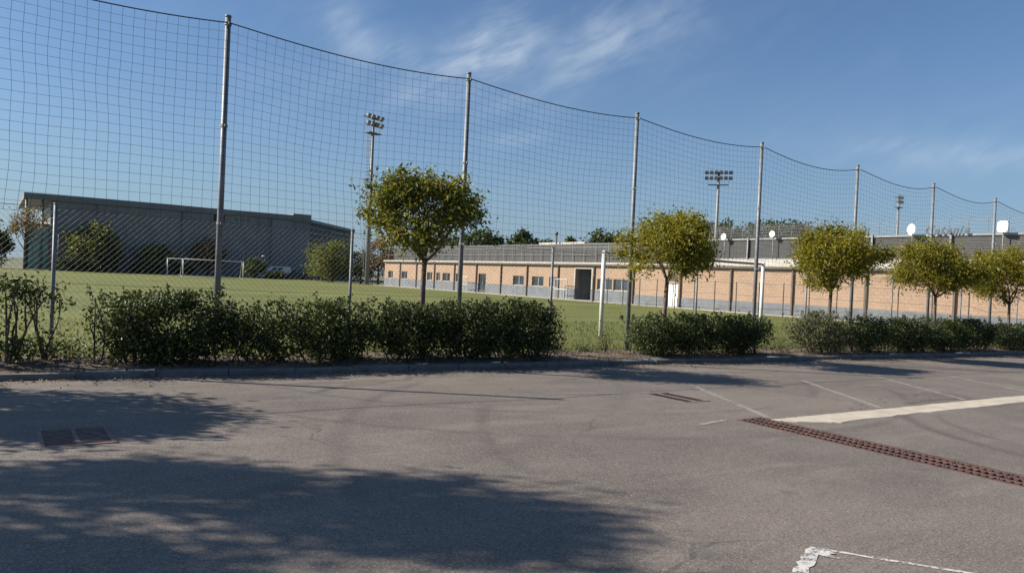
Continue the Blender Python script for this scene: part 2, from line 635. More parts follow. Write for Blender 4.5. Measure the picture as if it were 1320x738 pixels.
M['glass'] = glass_mat('dark window glass', (.035, .045, .055))
M['teal_glass'] = glass_mat('green tinted glass', (.13, .33, .29), .12)
M['door_white'] = simple('white door paint', (.72, .72, .70), .5, var=.06)
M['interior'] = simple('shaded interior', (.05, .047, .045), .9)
M['cladding'] = cladding_mat('slate grey cladding', (.185, .183, .178))
M['cladding_panel'] = simple('slate cladding panel', (.195, .193, .187), .55, var=.12, scale=.5, dirt=((.12, .118, .113), .5))
_g = NG(M['cladding_panel'].node_tree)
_b = next(n for n in _g.n if n.type == 'BSDF_PRINCIPLED')
_src = _b.inputs['Base Color'].links[0].from_socket
_g.put(_b.inputs['Base Color'], _g.mix(_g.smooth(_g.node('ShaderNodeObjectInfo').outputs['Random'], 0., 1., 0., .3), _src, (.125, .123, .118)))
M['cladding_dark'] = cladding_mat('charcoal cladding', (.020, .021, .024))
M['fascia'] = simple('grey fascia metal', (.16, .158, .152), .5, var=.12, scale=.6)
M['roof'] = simple('flat roof membrane', (.20, .20, .20), .9, var=.15, scale=.5)
M['bark'] = simple('grey brown bark', (.115, .085, .062), .9, var=.35, scale=14, bump=.8, bscale=45)
M['bark_dark'] = simple('dark bark', (.055, .042, .033), .9, var=.3, scale=14, bump=.6, bscale=45)
M['lamp_grey'] = simple('floodlight housing', (.13, .135, .14), .5, metal=.3, var=.15)
M['lamp_glass'] = glass_mat('floodlight glass', (.20, .22, .24), .2)
M['dish'] = simple('white dish paint', (.82, .82, .80), .45, var=.04)
M['letters'] = simple('dark sign letters', (.06, .075, .085), .5)
M['tyre'] = simple('tyre rubber', (.02, .02, .02), .85)
M['rim'] = simple('wheel rim', (.35, .35, .36), .35, metal=.7)
M['car_dark'] = simple('dark blue car paint', (.018, .022, .035), .3, var=.05)
M['van_white'] = simple('white van paint', (.62, .62, .60), .4, var=.05)
M['tail'] = simple('red tail lamp', (.28, .02, .015), .3)
M['line_faint'] = worn_paint('faded bay line paint', (.245, .225, .20), .43, 5.)
M['line_white'] = worn_paint('white road paint', (.56, .535, .505), .475, 13.)
M['tree_leaf'] = leaf_mat('tree leaf', [(0., (.075, .085, .012)), (.35, (.18, .172, .022)), (.7, (.28, .24, .032)), (1., (.40, .29, .05))], .5)
M['tree_leaf_green'] = leaf_mat('greener tree leaf', [(0., (.060, .080, .020)), (.4, (.130, .140, .030)), (.8, (.21, .185, .04)), (1., (.35, .22, .055))], .48)
M['hedge_leaf'] = leaf_mat('hedge leaf', [(0., (.012, .020, .006)), (.5, (.036, .053, .012)), (.85, (.082, .104, .024)), (1., (.20, .20, .06))], .27, .48)
M['hedge_grey'] = leaf_mat('greyish shrub leaf', [(0., (.040, .050, .022)), (.5, (.085, .092, .042)), (1., (.17, .16, .08))], .25, .6)
M['far_green'] = leaf_mat('far dark foliage', [(0., (.026, .042, .014)), (.6, (.056, .076, .024)), (1., (.10, .115, .036))], .3, .6)
M['far_olive'] = leaf_mat('far olive foliage', [(0., (.065, .080, .022)), (.5, (.125, .135, .036)), (1., (.20, .185, .055))], .35, .6)
M['far_brown'] = leaf_mat('far autumn foliage', [(0., (.090, .064, .040)), (.5, (.17, .11, .065)), (1., (.25, .165, .09))], .35, .7)
M['litter'] = leaf_mat('dry fallen leaf', [(0., (.07, .045, .028)), (.5, (.16, .105, .062)), (1., (.30, .22, .14))], .15, .8)
M['blade'] = leaf_mat('grass blade', [(0., (.060, .085, .018)), (.5, (.115, .130, .034)), (1., (.23, .205, .08))], .4, .6)

# ------------------------------------------------------------------ ground, lot, field
GA = (.42, .98, 7.45, 8.20)          # double drain grate
GB = (8.37, 8.87, 7.47, 8.30)        # red grate
CH = (7.86, 8.32, 0.6, 6.22)         # drain channel


def ch_x(x, y):
    return x + .052 * (y - 5.0)


xs = [-2500, -200, -60, -20, -6, -2, GA[0], GA[1], 3, 6, CH[0], CH[1], GB[0], GB[1], 10, 14, 20, 30, 45, 60, 200, 2500]
xs_sorted = xs
ys = [-2500, -200, -40, -8, CH[2], 2.5, 4.5, CH[3], GB[2] - .02, GA[2], GB[2], GA[3], GB[3], 9.5, 11.64]
ys = sorted(set(ys))


def lot_vertex(x, y):
    xx = x
    if x in (CH[0], CH[1]):
        xx = ch_x(x, np.clip(y, CH[2], CH[3]))
        if y > CH[3]:
            xx = x
    return (xx, y, gz(xx))


mb = MB()
vid = {}
vv, qq = [], []
for x in xs:
    for y in ys:
        vid[(x, y)] = len(vv)
        vv.append(lot_vertex(x, y))
for a, b_ in zip(xs[:-1], xs[1:]):
    for c_, d_ in zip(ys[:-1], ys[1:]):
        mx_, my_ = (a + b_) / 2, (c_ + d_) / 2
        if any(h[0] < mx_ < h[1] and h[2] < my_ < h[3] for h in (GA, GB, CH)):
            continue
        qq.append((vid[(a, c_)], vid[(b_, c_)], vid[(b_, d_)], vid[(a, d_)]))
lot = tag(mb.add(vv, qq).build('parking_lot', M['asphalt']), kind='structure')

# land beyond the fence and the pitch itself
def sheet(x_list, y_list, zfun):
    X, Y = np.meshgrid(x_list, y_list, indexing='ij')
    Z = zfun(X, Y)
    v = np.stack([X, Y, Z], -1).reshape(-1, 3)
    ny = len(y_list)
    i = np.arange(len(x_list) - 1)[:, None] * ny
    j = np.arange(ny - 1)[None]
    q = np.stack([i + j, i + ny + j, i + ny + j + 1, i + j + 1], -1).reshape(-1, 4)
    return MB().add(v, q)


fy = [14.05, 14.3, 14.7, 15.1, 15.5, 15.9, 16.3, 16.7, 17.1, 17.5, 22, 60, 119]
tag(sheet([-2500, -200, -60, -20, 0, 10, 20, 30, 45, 60, 200, 2500], fy + [300, 2500], lambda x, y: fz(x, y) - .05).build('ground', M['far_ground'], smooth=True), kind='structure')
tag(sheet([-90, -60, -20, 0, 10, 20, 30, 41.0], fy, lambda x, y: fz(x, y) + .0).build('grass_field', M['grass'], smooth=True), kind='structure')
rs = np.random.default_rng(5)
_n = {}
def soil_z(X, Y):
    w = np.sin(X * 3.1 + Y * 2.3) * .012 + np.sin(X * 7.7 - Y * 5.1) * .010 + np.sin(X * 1.3 + 2 * np.sin(Y * 3)) * .015
    mound = .05 * np.exp(-((Y - 12.7) / .6) ** 2)
    t = np.clip((Y - 13.7) / .5, 0, 1)
    return gz(X) + .075 + w * (1 - t) + mound - .045 * t
tag(sheet(np.linspace(-60, 62, 490), np.linspace(11.74, 14.25, 16), soil_z).build('planting_strip', M['soil'], smooth=True), kind='structure')
tag(MB().box(41.0, 42.05, 9, 90.5, -.25, .035).build('path', M['light_concrete']), kind='structure')

# pitch markings (flat paint laid on the turf)
mk = MB()
mk.add([(-6, 100.0, .006), (40, 100.0, .006), (40, 100.14, .006), (-6, 100.14, .006)], [(0, 1, 2, 3)])
mk.add([(39.9, 20, .006), (40.02, 20, .006), (40.02, 100, .006), (39.9, 100, .006)], [(0, 1, 2, 3)])
tag(mk.build('pitch_marking', M['line_faint']), kind='structure')

# kerb stones
kerb = bpy.data.objects.new('kerb', None)
COL.objects.link(kerb)
tag(kerb, kind='structure')
rk = random.Random(3)
prof = [(0, -.12), (0, .062), (.024, .088), (.15, .090), (.15, -.12)]
km = MB().prism([(-.494, py, pz) for py, pz in prof], (.988, 0, 0)).mesh('kerb_stone')
km.materials.append(M['kerb'])
for i in range(64):
    x = -13.5 + i
    o = bpy.data.objects.new('kerb_stone', km)
    COL.objects.link(o)
    o.parent = kerb
    o.location = (x, 11.62 + rk.uniform(-.012, .012), gz(x) + rk.uniform(-.012, .010))
    o.rotation_euler = (rk.uniform(-.03, .03), .0097 + rk.uniform(-.006, .006), rk.uniform(-.008, .008))
# continuing kerb beyond the frame
MB().box(-60, -14.01, 11.62, 11.77, .0, .5).build('kerb_run', M['kerb'], kerb)
MB().box(50.01, 60, 11.62, 11.77, -.8, -.42).build('kerb_run', M['kerb'], kerb)

# pale concrete strip between the two bay rows
rg = np.random.default_rng(11)
xs_s = np.concatenate([np.linspace(8.36, 9.2, 14), np.linspace(9.3, 34, 120)])
top_e = 6.06 + .012 * rg.normal(size=len(xs_s)) - .004 * (xs_s - 8.4)
bot_e = 5.60 + .016 * rg.normal(size=len(xs_s)) - .004 * (xs_s - 8.4)
bot_e[:14] = np.linspace(5.98, 5.55, 14) + .02 * rg.normal(size=14)
bot_e[:6] = np.maximum(bot_e[:6], 5.6)
vs = []
for x, a, b_ in zip(xs_s, bot_e, top_e):
    xx = x
    vs += [(xx, a, gz(xx) + .0), (xx, a + .012, gz(xx) + .009), (xx, b_ - .012, gz(xx) + .009), (xx, b_, gz(xx) + .0)]
qs = []
for i in range(len(xs_s) - 1):
    for k in range(3):
        qs.append((i * 4 + k, i * 4 + 4 + k, i * 4 + 5 + k, i * 4 + 1 + k))
tag(MB().add(vs, qs).build('concrete_strip', M['concrete']), kind='structure')


def ground_strip(pts, width, seed, dz=.004, jit=.12):
    r = np.random.default_rng(seed)
    pts = np.asarray(pts, float)
    seg = np.linalg.norm(np.diff(pts, axis=0), axis=1)
    L = np.concatenate([[0], np.cumsum(seg)])
    n = max(8, int(L[-1] / .05))
    t = np.linspace(0, L[-1], n)
    P = np.stack([np.interp(t, L, pts[:, k]) for k in (0, 1)], 1)
    D = np.gradient(P, axis=0)
    D /= np.linalg.norm(D, axis=1)[:, None]
    Nn = np.stack([-D[:, 1], D[:, 0]], 1)
    a = P + Nn * (width / 2 * (1 + jit * r.normal(size=(n, 1))))
    b = P - Nn * (width / 2 * (1 + jit * r.normal(size=(n, 1))))
    v = np.zeros((2 * n, 3))
    v[0::2, :2] = a
    v[1::2, :2] = b
    v[:, 2] = gz(v[:, 0]) + dz
    q = [(2 * i, 2 * i + 1, 2 * i + 3, 2 * i + 2) for i in range(n - 1)]
    return MB().add(v, q)


for i, (p0, p1) in enumerate([((9.95, 8.7), (8.50, 6.14)), ((13.1, 8.8), (11.17, 6.12)), ((15.8, 8.8), (13.85, 6.12)), ((18.4, 8.9), (16.7, 6.1))]):
    tag(ground_strip([p0, p1], .11, i).build('bay_line', M['line_faint']), kind='structure')
tag(ground_strip([(7.15, 6.16), (7.75, 6.26)], .08, 60).build('bay_line', M['line_faint']), kind='structure')
tag(ground_strip([(6.9, 8.75), (7.9, 8.45), (8.6, 8.42)], .07, 61).build('bay_line', M['line_faint']), kind='structure')
# near corner marking, thick brushed end and a thin run to the right
tag(ground_strip([(4.40, 2.83), (4.62, 2.50), (4.92, 2.06), (5.15, 1.70)], .036, 70, jit=.16).build('bay_line', M['line_white']), kind='structure')
tag(ground_strip([(4.40, 2.80), (4.18, 2.70), (3.70, 2.47)], .085, 71, jit=.28).build('bay_line', M['line_white']), kind='structure')
tag(ground_strip([(4.42, 2.74), (4.33, 2.66)], .10, 72, .008, .35).build('bay_line', M['line_white']), kind='structure')

# ------------------------------------------------------------------ drains
def pit_box(h, depth=.22, sheared=False):
    m = MB()
    f = (lambda x, y: ch_x(x, y)) if sheared else (lambda x, y: x)
    x0, x1, y0, y1 = h
    z = gz((x0 + x1) / 2)
    c = [(f(x0, y0), y0), (f(x1, y0), y0), (f(x1, y1), y1), (f(x0, y1), y1)]
    v = [(a, b_, z + .001) for a, b_ in c] + [(a, b_, z - depth) for a, b_ in c]
    return m.add(v, [(0, 1, 5, 4), (1, 2, 6, 5), (2, 3, 7, 6), (3, 0, 4, 7), (4, 5, 6, 7)])


def double_grate(name, h, mat, label, nbar=12, fmat=None):
    x0, x1, y0, y1 = h
    z = gz((x0 + x1) / 2) + .006
    t = thing(name, ((x0 + x1) / 2, (y0 + y1) / 2, z), label, 'drain grate')
    pit_box(h).build('pit', M['pit'], t)
    f = MB()
    e = .026
    f.box(x0 - .012, x1 + .012, y0 - .012, y0 + e, z - .04, z)
    f.box(x0 - .012, x1 + .012, y1 - e, y1 + .012, z - .04, z)
    f.box(x0 - .012, x0 + e, y0 + e, y1 - e, z - .04, z)
    f.box(x1 - e, x1 + .012, y0 + e, y1 - e, z - .04, z)
    xm = (x0 + x1) / 2
    f.box(xm - .018, xm + .018, y0 + e, y1 - e, z - .04, z - .001)
    f.build('frame', fmat or mat, t)
    pitch = (y1 - y0 - 2 * e) / nbar
    for a, b_ in ((x0 + e - .002, xm - .017), (xm + .017, x1 - e + .002)):
        bm_ = MB().box(-(b_ - a) / 2, (b_ - a) / 2, -pitch * .24, pitch * .24, -.03, 0).mesh('bar')
        bm_.materials.append(mat)
        for k in range(nbar):
            o = bpy.data.objects.new('bar', bm_)
            COL.objects.link(o)
            o.parent = t
            o.location = Vector(((a + b_) / 2, y0 + e + (k + .5) * pitch, z - .004)) - t.location
    return t


double_grate('drain_grate', GA, M['iron'], 'brownish iron double drain grate lying in tree shadow on the asphalt')
double_grate('drain_grate', GB, M['rust'], 'small rusty red drain grate alone on sunlit asphalt before the hedge', fmat=M['kerb'])
tch = thing('drain_channel', (8.0, 3.4, gz(8.0)), 'long rusty red slotted drain channel crossing the asphalt beside pale strip', 'drain channel')
pit_box(CH, .25, True).build('pit', M['pit'], tch)
y = CH[2]
n_sec = 11
sl = (CH[3] - CH[2]) / n_sec
for k in range(n_sec):
    ya, yb = CH[2] + k * sl + .004, CH[2] + (k + 1) * sl - .004
    m = MB()
    z = gz(8.0) + .008
    cx = lambda yy: ch_x((CH[0] + CH[1]) / 2, yy)
    ym = (ya + yb) / 2
    wv = (CH[1] - CH[0]) / 2 + .012
    dv = np.array([.052, 1, 0]) * (yb - ya) / 2
    for off, hw in ((-wv + .022, .022), (-wv * .34, .015), (wv * .34, .015), (wv - .022, .022)):
        m.obox((cx(ym) + off, ym, z - .02), (hw, 0, 0), dv, (0, 0, .02))
    nb = 7
    for j in range(nb):
        yy = ya + (j + .5) * (yb - ya) / nb
        for seg in range(3):
            xa = cx(yy) + (-wv + .04 + seg * (2 * wv - .05) / 3)
            m.obox((xa + (2 * wv - .08) / 6, yy, z - .023), ((2 * wv - .10) / 6 + .012, .006 * (1), 0), (-.002, .0115, 0), (0, 0, .018))
    m.build('grate_section', M['rust'], tch)

# ------------------------------------------------------------------ ball stop net and chain link fence
FY = 13.97
PX0 = 3.3526
rn = np.random.default_rng(21)
net = thing('ball_stop_net', (PX0, FY, gz(PX0)), 'tall dark ball stop net strung on slim galvanised poles along the pitch', 'net')
POLES = [PX0 + 5 * k for k in range(-2, 9)]


def top_z(x):
    return 6.01 - .0097 * x


for x in POLES:
    p = MB()
    zt = top_z(x) + .02
    p.tube([(x, FY, gz(x) - .1), (x, FY, zt * .5), (x, FY, zt)], [.056, .052, .048], 10)
    o = p.build('tall_pole', M['galv'], net, smooth=True)
    MB().tube([(x, FY, zt - .001), (x, FY, zt + .03)], .056, 10).build('cap', M['galv'], o, smooth=True)
    for zc_ in (zt - .12, zt * .68, 2.38 + gz(x)):
        MB().tube([(x, FY, zc_ - .025), (x, FY, zc_ + .025)], .064, 10).obox((x, FY - .075, zc_), (.012, 0, 0), (0, .02, 0), (0, 0, .02)).build('clamp', M['galv_far'], o)
for xa, xb in zip(POLES[:-1], POLES[1:]):
    sag = .14 if xa < 12 else (.17 if xa < 17 else .25)
    nx = 31
    s = np.linspace(0, 1, nx)
    X = xa + (xb - xa) * s
    skew = 1.25 if xa > 20 else 1.1
    sg = sag * 4 * (s ** skew) * (1 - s ** skew)
    Ztop = top_z(X) - .09 - sg
    bul = .10 * rn.normal() * np.sin(np.pi * s)
    MB().tube(np.stack([X, FY - .05 + 0 * X, Ztop], 1), .012, 5).build('top_rope', M['cord'], net, smooth=True)
    nz = 24
    zz = np.linspace(0, 1, nz)
    Zbot = gz(X) + 2.32
    ph = rn.uniform(0, 6.28, 6)
    G = np.zeros((nx, nz, 3))
    for j, t in enumerate(zz):
        wob = .022 * np.sin(s * 9 + ph[0] + t * 5) * math.sin(math.pi * min(1, t * 1.0))
        G[:, j, 0] = X + (.026 * np.sin(t * 6 + ph[1] + s * 4) + .010 * np.sin(t * 17 + ph[2] + 9 * s)) * np.sin(np.pi * s)
        G[:, j, 1] = FY - .05 + bul * np.sin(np.pi * t) + .03 * np.sin(s * 7 + ph[3]) * math.sin(math.pi * t) * np.sin(np.pi * s)
        G[:, j, 2] = Zbot + (Ztop - Zbot) * t + wob * np.sin(np.pi * s)
    p = MB()
    h0, h1 = G[:-1].reshape(-1, 3), G[1:].reshape(-1, 3)
    v0, v1 = G[:, :-1].reshape(-1, 3), G[:, 1:].reshape(-1, 3)
    p.segs(h0, h1, .0027)
    p.segs(v0, v1, .0027)
    tag(p.build('net_panel', M['cord'], net), kind='stuff')

fence = thing('chain_link_fence', (PX0, FY, gz(PX0)), 'waist to head high chain link fence with galvanised posts behind the hedge', 'fence')
FPX = [PX0 + 2.5 * k for k in range(-3, 16)]
for k, x in enumerate(FPX):
    if (k - 3) % 2 == 0:
        continue                      # the tall poles carry the mesh here
    p = MB()
    p.tube([(x, FY + .0, gz(x) - .1), (x, FY, gz(x) + 2.46)], .030, 8)
    o = p.build('post', M['galv'], fence, smooth=True)
    MB().tube([(x, FY, gz(x) + 2.459), (x, FY, gz(x) + 2.485)], .034, 8).build('cap', M['galv'], o, smooth=True)
for xa, xb in zip(FPX[:-1], FPX[1:]):
    p = MB()
    H = 2.34
    dia = .098
    w = xb - xa - .0
    nd = int((w + H) / dia) + 1
    # diagonals clipped to the panel
    for sgn in (1, -1):
        k = np.arange(-int(H / dia) - 1, int(w / dia) + 2) * dia
        a0 = k                           # x at bottom
        a1 = k + H
        t0 = np.clip((0 - a0) / H, 0, 1)
        t1 = np.clip((w - a0) / H, 0, 1)
        ok = t1 - t0 > .01
        a0, t0, t1 = a0[ok], t0[ok], t1[ok]
        xs0, xs1 = a0 + H * t0, a0 + H * t1
        if sgn < 0:
            xs0, xs1 = w - xs0, w - xs1
        nseg = 1
        x0w, x1w = xa + xs0, xa + xs1
        P0 = np.stack([x0w, 0 * x0w + FY + .04 * 1 + .002 * sgn, gz(x0w) + .08 + H * t0], 1)
        P1 = np.stack([x1w, 0 * x1w + FY + .04 * 1 + .002 * sgn, gz(x1w) + .08 + H * t1], 1)
        p.segs(P0, P1, .0017)
    tag(p.build('chain_link_panel', M['wire'], fence), kind='stuff')
    for hz_, r_ in ((.10, .003), (1.22, .003), (2.42, .0045)):
        q = MB()
        s = np.linspace(0, 1, 5)
        X = xa + w * s
        q.tube(np.stack([X, 0 * X + FY + .045, gz(X) + hz_ - .012 * np.sin(np.pi * s)], 1), r_, 4, cap=False)
        q.build('tension_wire', M['wire'], fence)


# ------------------------------------------------------------------ vegetation
def curve(p0, p1, rng, bend, n=6):
    p0, p1 = np.array(p0, float), np.array(p1, float)
    d = p1 - p0
    L = np.linalg.norm(d)
    off = rng.normal(size=3) * bend * L
    s = np.linspace(0, 1, n)[:, None]
    return p0 + d * s + off * (4 * s * (1 - s)) * .5


def garden_tree(name, loc, label, cat, top, rx, fork, crown_lo, seed, leaf, nleaf=4200, lsize=.105, dens_shell=.45, lean=(0, 0), group=None, trunk_r=.05, flat=.5, bark='bark', nclump=56):
    rng = np.random.default_rng(seed)
    t = thing(name, loc, label, cat, group)
    L = np.array(loc, float)
    zc = (top + crown_lo) / 2
    rz = (top - crown_lo) / 2
    C = L + np.array([lean[0], lean[1], zc])
    tr = MB()
    fk = L + np.array([lean[0] * .5, lean[1] * .5, fork])
    path = curve(L - [0, 0, .08], fk, rng, .05, 7)
    tr.tube(path, np.linspace(trunk_r * 1.25, trunk_r * .92, 7), 9)
    # clump centres in a domed crown
    cl_ = []
    while len(cl_) < nclump:
        u = rng.normal(size=3)
        u /= np.linalg.norm(u)
        r = rng.uniform(dens_shell, 1) ** .7
        p = u * r
        if p[2] < -.55 * (.6 + .7 * rng.random()):
            continue
        w = 1 + .13 * math.sin(math.atan2(p[1], p[0]) + 3 * seed) + .13 * math.sin(3 * math.atan2(p[1], p[0]) + seed) + .08 * math.sin(5 * math.atan2(p[1], p[0]) + 2 * seed)
        cl_.append(p * np.array([rx * w, rx * w, rz * (1.05 if p[2] > 0 else 1.2)]) * rng.uniform(.76, .97))
    cl_ = np.array(cl_)
    # limbs to sectors, branches to clumps
    nl = 6
    ends = []
    for i in range(nl):
        th = 2 * math.pi * i / nl + rng.uniform(-.35, .35)
        e = C + np.array([math.cos(th) * rx * .42, math.sin(th) * rx * .42, -rz * .25 + rng.uniform(-.1, .2) * rz])
        if i == nl - 1:
            e = C + np.array([0, 0, rz * .25])
        pth = curve(fk - [0, 0, .04 * rng.random()], e, rng, .16, 7)
        tr.tube(pth, np.linspace(trunk_r * .62, trunk_r * .30, 7), 6)
        ends.append(e)
    ends = np.array(ends)
    tips = C + cl_
    for p in tips:
        k = np.argmin(np.linalg.norm(ends - p, axis=1))
        st_ = fk + (ends[k] - fk) * rng.uniform(.65, 1.0)
        tr.tube(curve(st_, p, rng, .2, 5), np.linspace(trunk_r * .26, trunk_r * .07, 5), 4, cap=False)
    tr.build('trunk', M[bark], t, smooth=True)
    # leaves in clumps; a few loose sprays stick out
    cr = MB()
    per = rng.dirichlet(np.ones(nclump) * 4) * nleaf
    pts = []
    for p, m in zip(tips, per):
        m = int(m)
        sg = rx * rng.uniform(.10, .185)
        q = rng.normal(size=(m, 3)) * sg * np.array([1, 1, .75])
        pts.append(p + q)
        if rng.random() < .42:
            out = (p - C)
            out = out / (np.linalg.norm(out) + 1e-6) + rng.normal(size=3) * .35
            ln = rx * rng.uniform(.12, .30)
            s = rng.random((int(m * .22) + 2, 1))
            pts.append(p + out * s * ln + rng.normal(size=(len(s), 3)) * .035)
    pts = np.vstack(pts)
    lim = L[2] + crown_lo - .22 * rz
    pts = pts[pts[:, 2] > lim + rng.random(len(pts)) * .25 * rz]
    cr.leaves(rng, pts, lsize, .46, .45)
    cr.build('crown', M[leaf], t)
    return t


TY = 12.6
for (x, top, rx, fork, lo, seed, leaf, lab, nl, ls) in [
    (6.77, 3.48, 1.12, 1.86, 1.86, 4, 'tree_leaf_green', 'loose round street tree with bare lower branches, nearest to the tall mast', 9500, .09),
    (13.19, 3.38, 1.20, 1.78, 1.74, 8, 'tree_leaf', 'round yellow green tree in front of white door, second from left', 15000, .085),
    (19.90, 3.50, 1.30, 1.74, 1.66, 15, 'tree_leaf', 'round tree with a forked trunk before the dark stand, middle of the row', 17000, .088),
    (26.05, 3.50, 1.58, 1.80, 1.82, 23, 'tree_leaf', 'broad domed tree under the script lettering, second from right', 20000, .09),
    (31.80, 3.52, 1.50, 1.70, 1.60, 31, 'tree_leaf', 'rightmost round tree of the row cut by the picture edge', 18000, .09)]:
    garden_tree('street_tree', (x, TY, gz(x) + .08), lab, 'tree', top - gz(x) - .08, rx, fork, lo, seed, leaf, nl, ls, lean=(.12 * math.sin(seed), .1 * math.cos(seed)), group='trees along the fence')
# two trees standing left of the view; their shadows reach the asphalt in front
garden_tree('street_tree', (-4.75, 12.6, gz(-4.75) + .08), 'small tree on the strip left of the view casting the upper shadow', 'tree', 4.7, 1.38, 2.2, 2.5, 44, 'tree_leaf_green', 11500, .12, group='trees left of the view')
garden_tree('street_tree', (-9.46, 12.55, gz(-9.46) + .08), 'tall tree on the strip left of the view casting the foreground shadow', 'tree', 9.5, 1.5, 4.8, 5.8, 52, 'tree_leaf_green', 11500, .12, trunk_r=.11, group='trees left of the view')


def bush(name, x0, x1, yc, wy, h, label, seed, mat='hedge_leaf', n=7000, ls=.055, group=None, boxy=4.0, gap=.0, stems=9, cat='shrub'):
    rng = np.random.default_rng(seed)
    xc = (x0 + x1) / 2
    loc = (xc, yc, gz(xc) + .08)
    t = thing(name, loc, label, cat, group)
    L = np.array(loc)
    hx, hy = (x1 - x0) / 2, wy / 2
    st_ = MB()
    tips = []
    for i in range(stems):
        b0 = L + np.array([rng.uniform(-.7, .7) * hx, rng.uniform(-.4, .4) * hy, -.05])
        e = L + np.array([rng.uniform(-.95, .95) * hx, rng.uniform(-.85, .85) * hy, h * rng.uniform(.6, 1.0)])
        st_.tube(curve(b0, e, rng, .14, 6), np.linspace(.017, .005, 6), 5)
        for _ in range(3):
            s = b0 + (e - b0) * rng.uniform(.3, .8)
            e2 = s + np.array([rng.uniform(-.3, .3), rng.uniform(-.25, .25), rng.uniform(.08, .38)])
            st_.tube(curve(s, e2, rng, .15, 4), np.linspace(.009, .003, 4), 4, cap=False)
    st_.build('stems', M['bark_dark'], t, smooth=True)
    # foliage: superellipsoid with lumps, denser at the surface
    nc = int(30 + 34 * (x1 - x0))
    u = rng.normal(size=(nc, 3))
    u /= (np.sum(np.abs(u) ** boxy, axis=1) ** (1 / boxy))[:, None]
    cen = u * (rng.uniform(.25, .92, (nc, 1)) ** .6)
    cen = cen * np.array([hx * .9, hy * .88, h * .46]) + L + np.array([0, 0, h * .52])
    k = rng.integers(0, nc, n)
    sg = rng.uniform(.08, .15, nc)
    pts = cen[k] + rng.normal(size=(n, 3)) * sg[k][:, None]
    rel = (pts - L - np.array([0, 0, h * .5])) / np.array([hx * 1.02, hy * 1.02, h * .53])
    inside = np.sum(np.abs(rel) ** boxy, axis=1) < 1 + .45 * (rng.random(n) ** 3)
    pts = pts[inside & (pts[:, 2] > L[2] + .02)]
    # upright shoots along the clipped top
    ns = int(7 * (x1 - x0)) + 3
    sh = []
    for _ in range(ns):
        bx = np.array([xc + rng.uniform(-.92, .92) * hx, yc + rng.uniform(-.8, .8) * hy, L[2] + h * rng.uniform(.86, .98)])
        m = rng.integers(8, 22)
        s = rng.random((m, 1))
        sh.append(bx + s * np.array([rng.normal() * .06, rng.normal() * .06, rng.uniform(.06, .20)]) + rng.normal(size=(m, 3)) * .022)
    pts = np.vstack([pts] + sh)
    MB().leaves(rng, pts, ls, .55, .3).build('foliage', M[mat], t)
    return t


HG = 'clipped shrubs of the hedge'
for (a, b_, h, lab, seed, n, ls, mat, wy) in [
    (1.18, 1.85, 1.02, 'sparse thin shrub with bright leaves at the left start of the hedge', 101, 1500, .055, 'hedge_leaf', .7),
    (1.60, 3.20, 1.10, 'dense dark hedge shrub around the first tall pole', 102, 10500, .06, 'hedge_leaf', 1.1),
    (3.16, 4.40, .97, 'lower loose hedge shrub right of the first tall pole', 103, 5200, .058, 'hedge_leaf', .9),
    (4.34, 5.75, 1.04, 'hedge shrub below the second chain link post', 104, 7600, .058, 'hedge_leaf', 1.0),
    (5.70, 7.25, 1.06, 'dark hedge shrub below the trunk of the loose round tree', 105, 9200, .058, 'hedge_leaf', 1.1),
    (7.10, 8.55, 1.10, 'dark hedge shrub right of the second tall pole', 106, 9000, .058, 'hedge_leaf', 1.1),
    (8.40, 9.85, 1.12, 'squared dark hedge shrub at the bare soil gap', 107, 9400, .058, 'hedge_leaf', 1.1),
    (12.05, 13.30, .92, 'olive hedge shrub right of the bare soil gap', 108, 5200, .058, 'hedge_leaf', .9),
    (13.20, 14.95, .98, 'hedge shrub below the trunk of the tree before the white door', 109, 7600, .06, 'hedge_leaf', 1.0),
    (14.80, 17.10, .98, 'wide dark hedge shrub in front of the right goal post', 110, 9200, .06, 'hedge_leaf', 1.0),
    (18.15, 20.35, 1.12, 'pale greyish loose shrub below the middle tree', 111, 5600, .065, 'hedge_grey', 1.0),
    (20.40, 22.9, 1.02, 'grey green hedge shrub right of the pale loose shrub', 112, 7600, .065, 'hedge_leaf', 1.0),
    (22.80, 25.4, 1.03, 'dark hedge shrub left of the broad domed tree trunk', 113, 8200, .065, 'hedge_leaf', 1.0),
    (25.30, 27.7, 1.04, 'hedge shrub right of the broad domed tree trunk', 114, 7600, .065, 'hedge_leaf', 1.0),
    (27.60, 29.9, 1.06, 'very dark rounded hedge shrub before the last tall pole', 115, 8200, .065, 'hedge_leaf', 1.0),
    (30.4, 32.6, .95, 'hedge shrub below the rightmost tree', 116, 6200, .065, 'hedge_leaf', .9),
    (32.5, 36.5, .98, 'last hedge shrub cut by the right picture edge', 117, 7500, .065, 'hedge_leaf', .9)]:
    bush('hedge_shrub', a * .988 - (.16 if seed not in (101, 108, 111) else 0), b_ * .988 + (.16 if seed not in (107, 110) else 0), 12.36, wy + .16, h, lab, seed, mat, n, ls, HG)


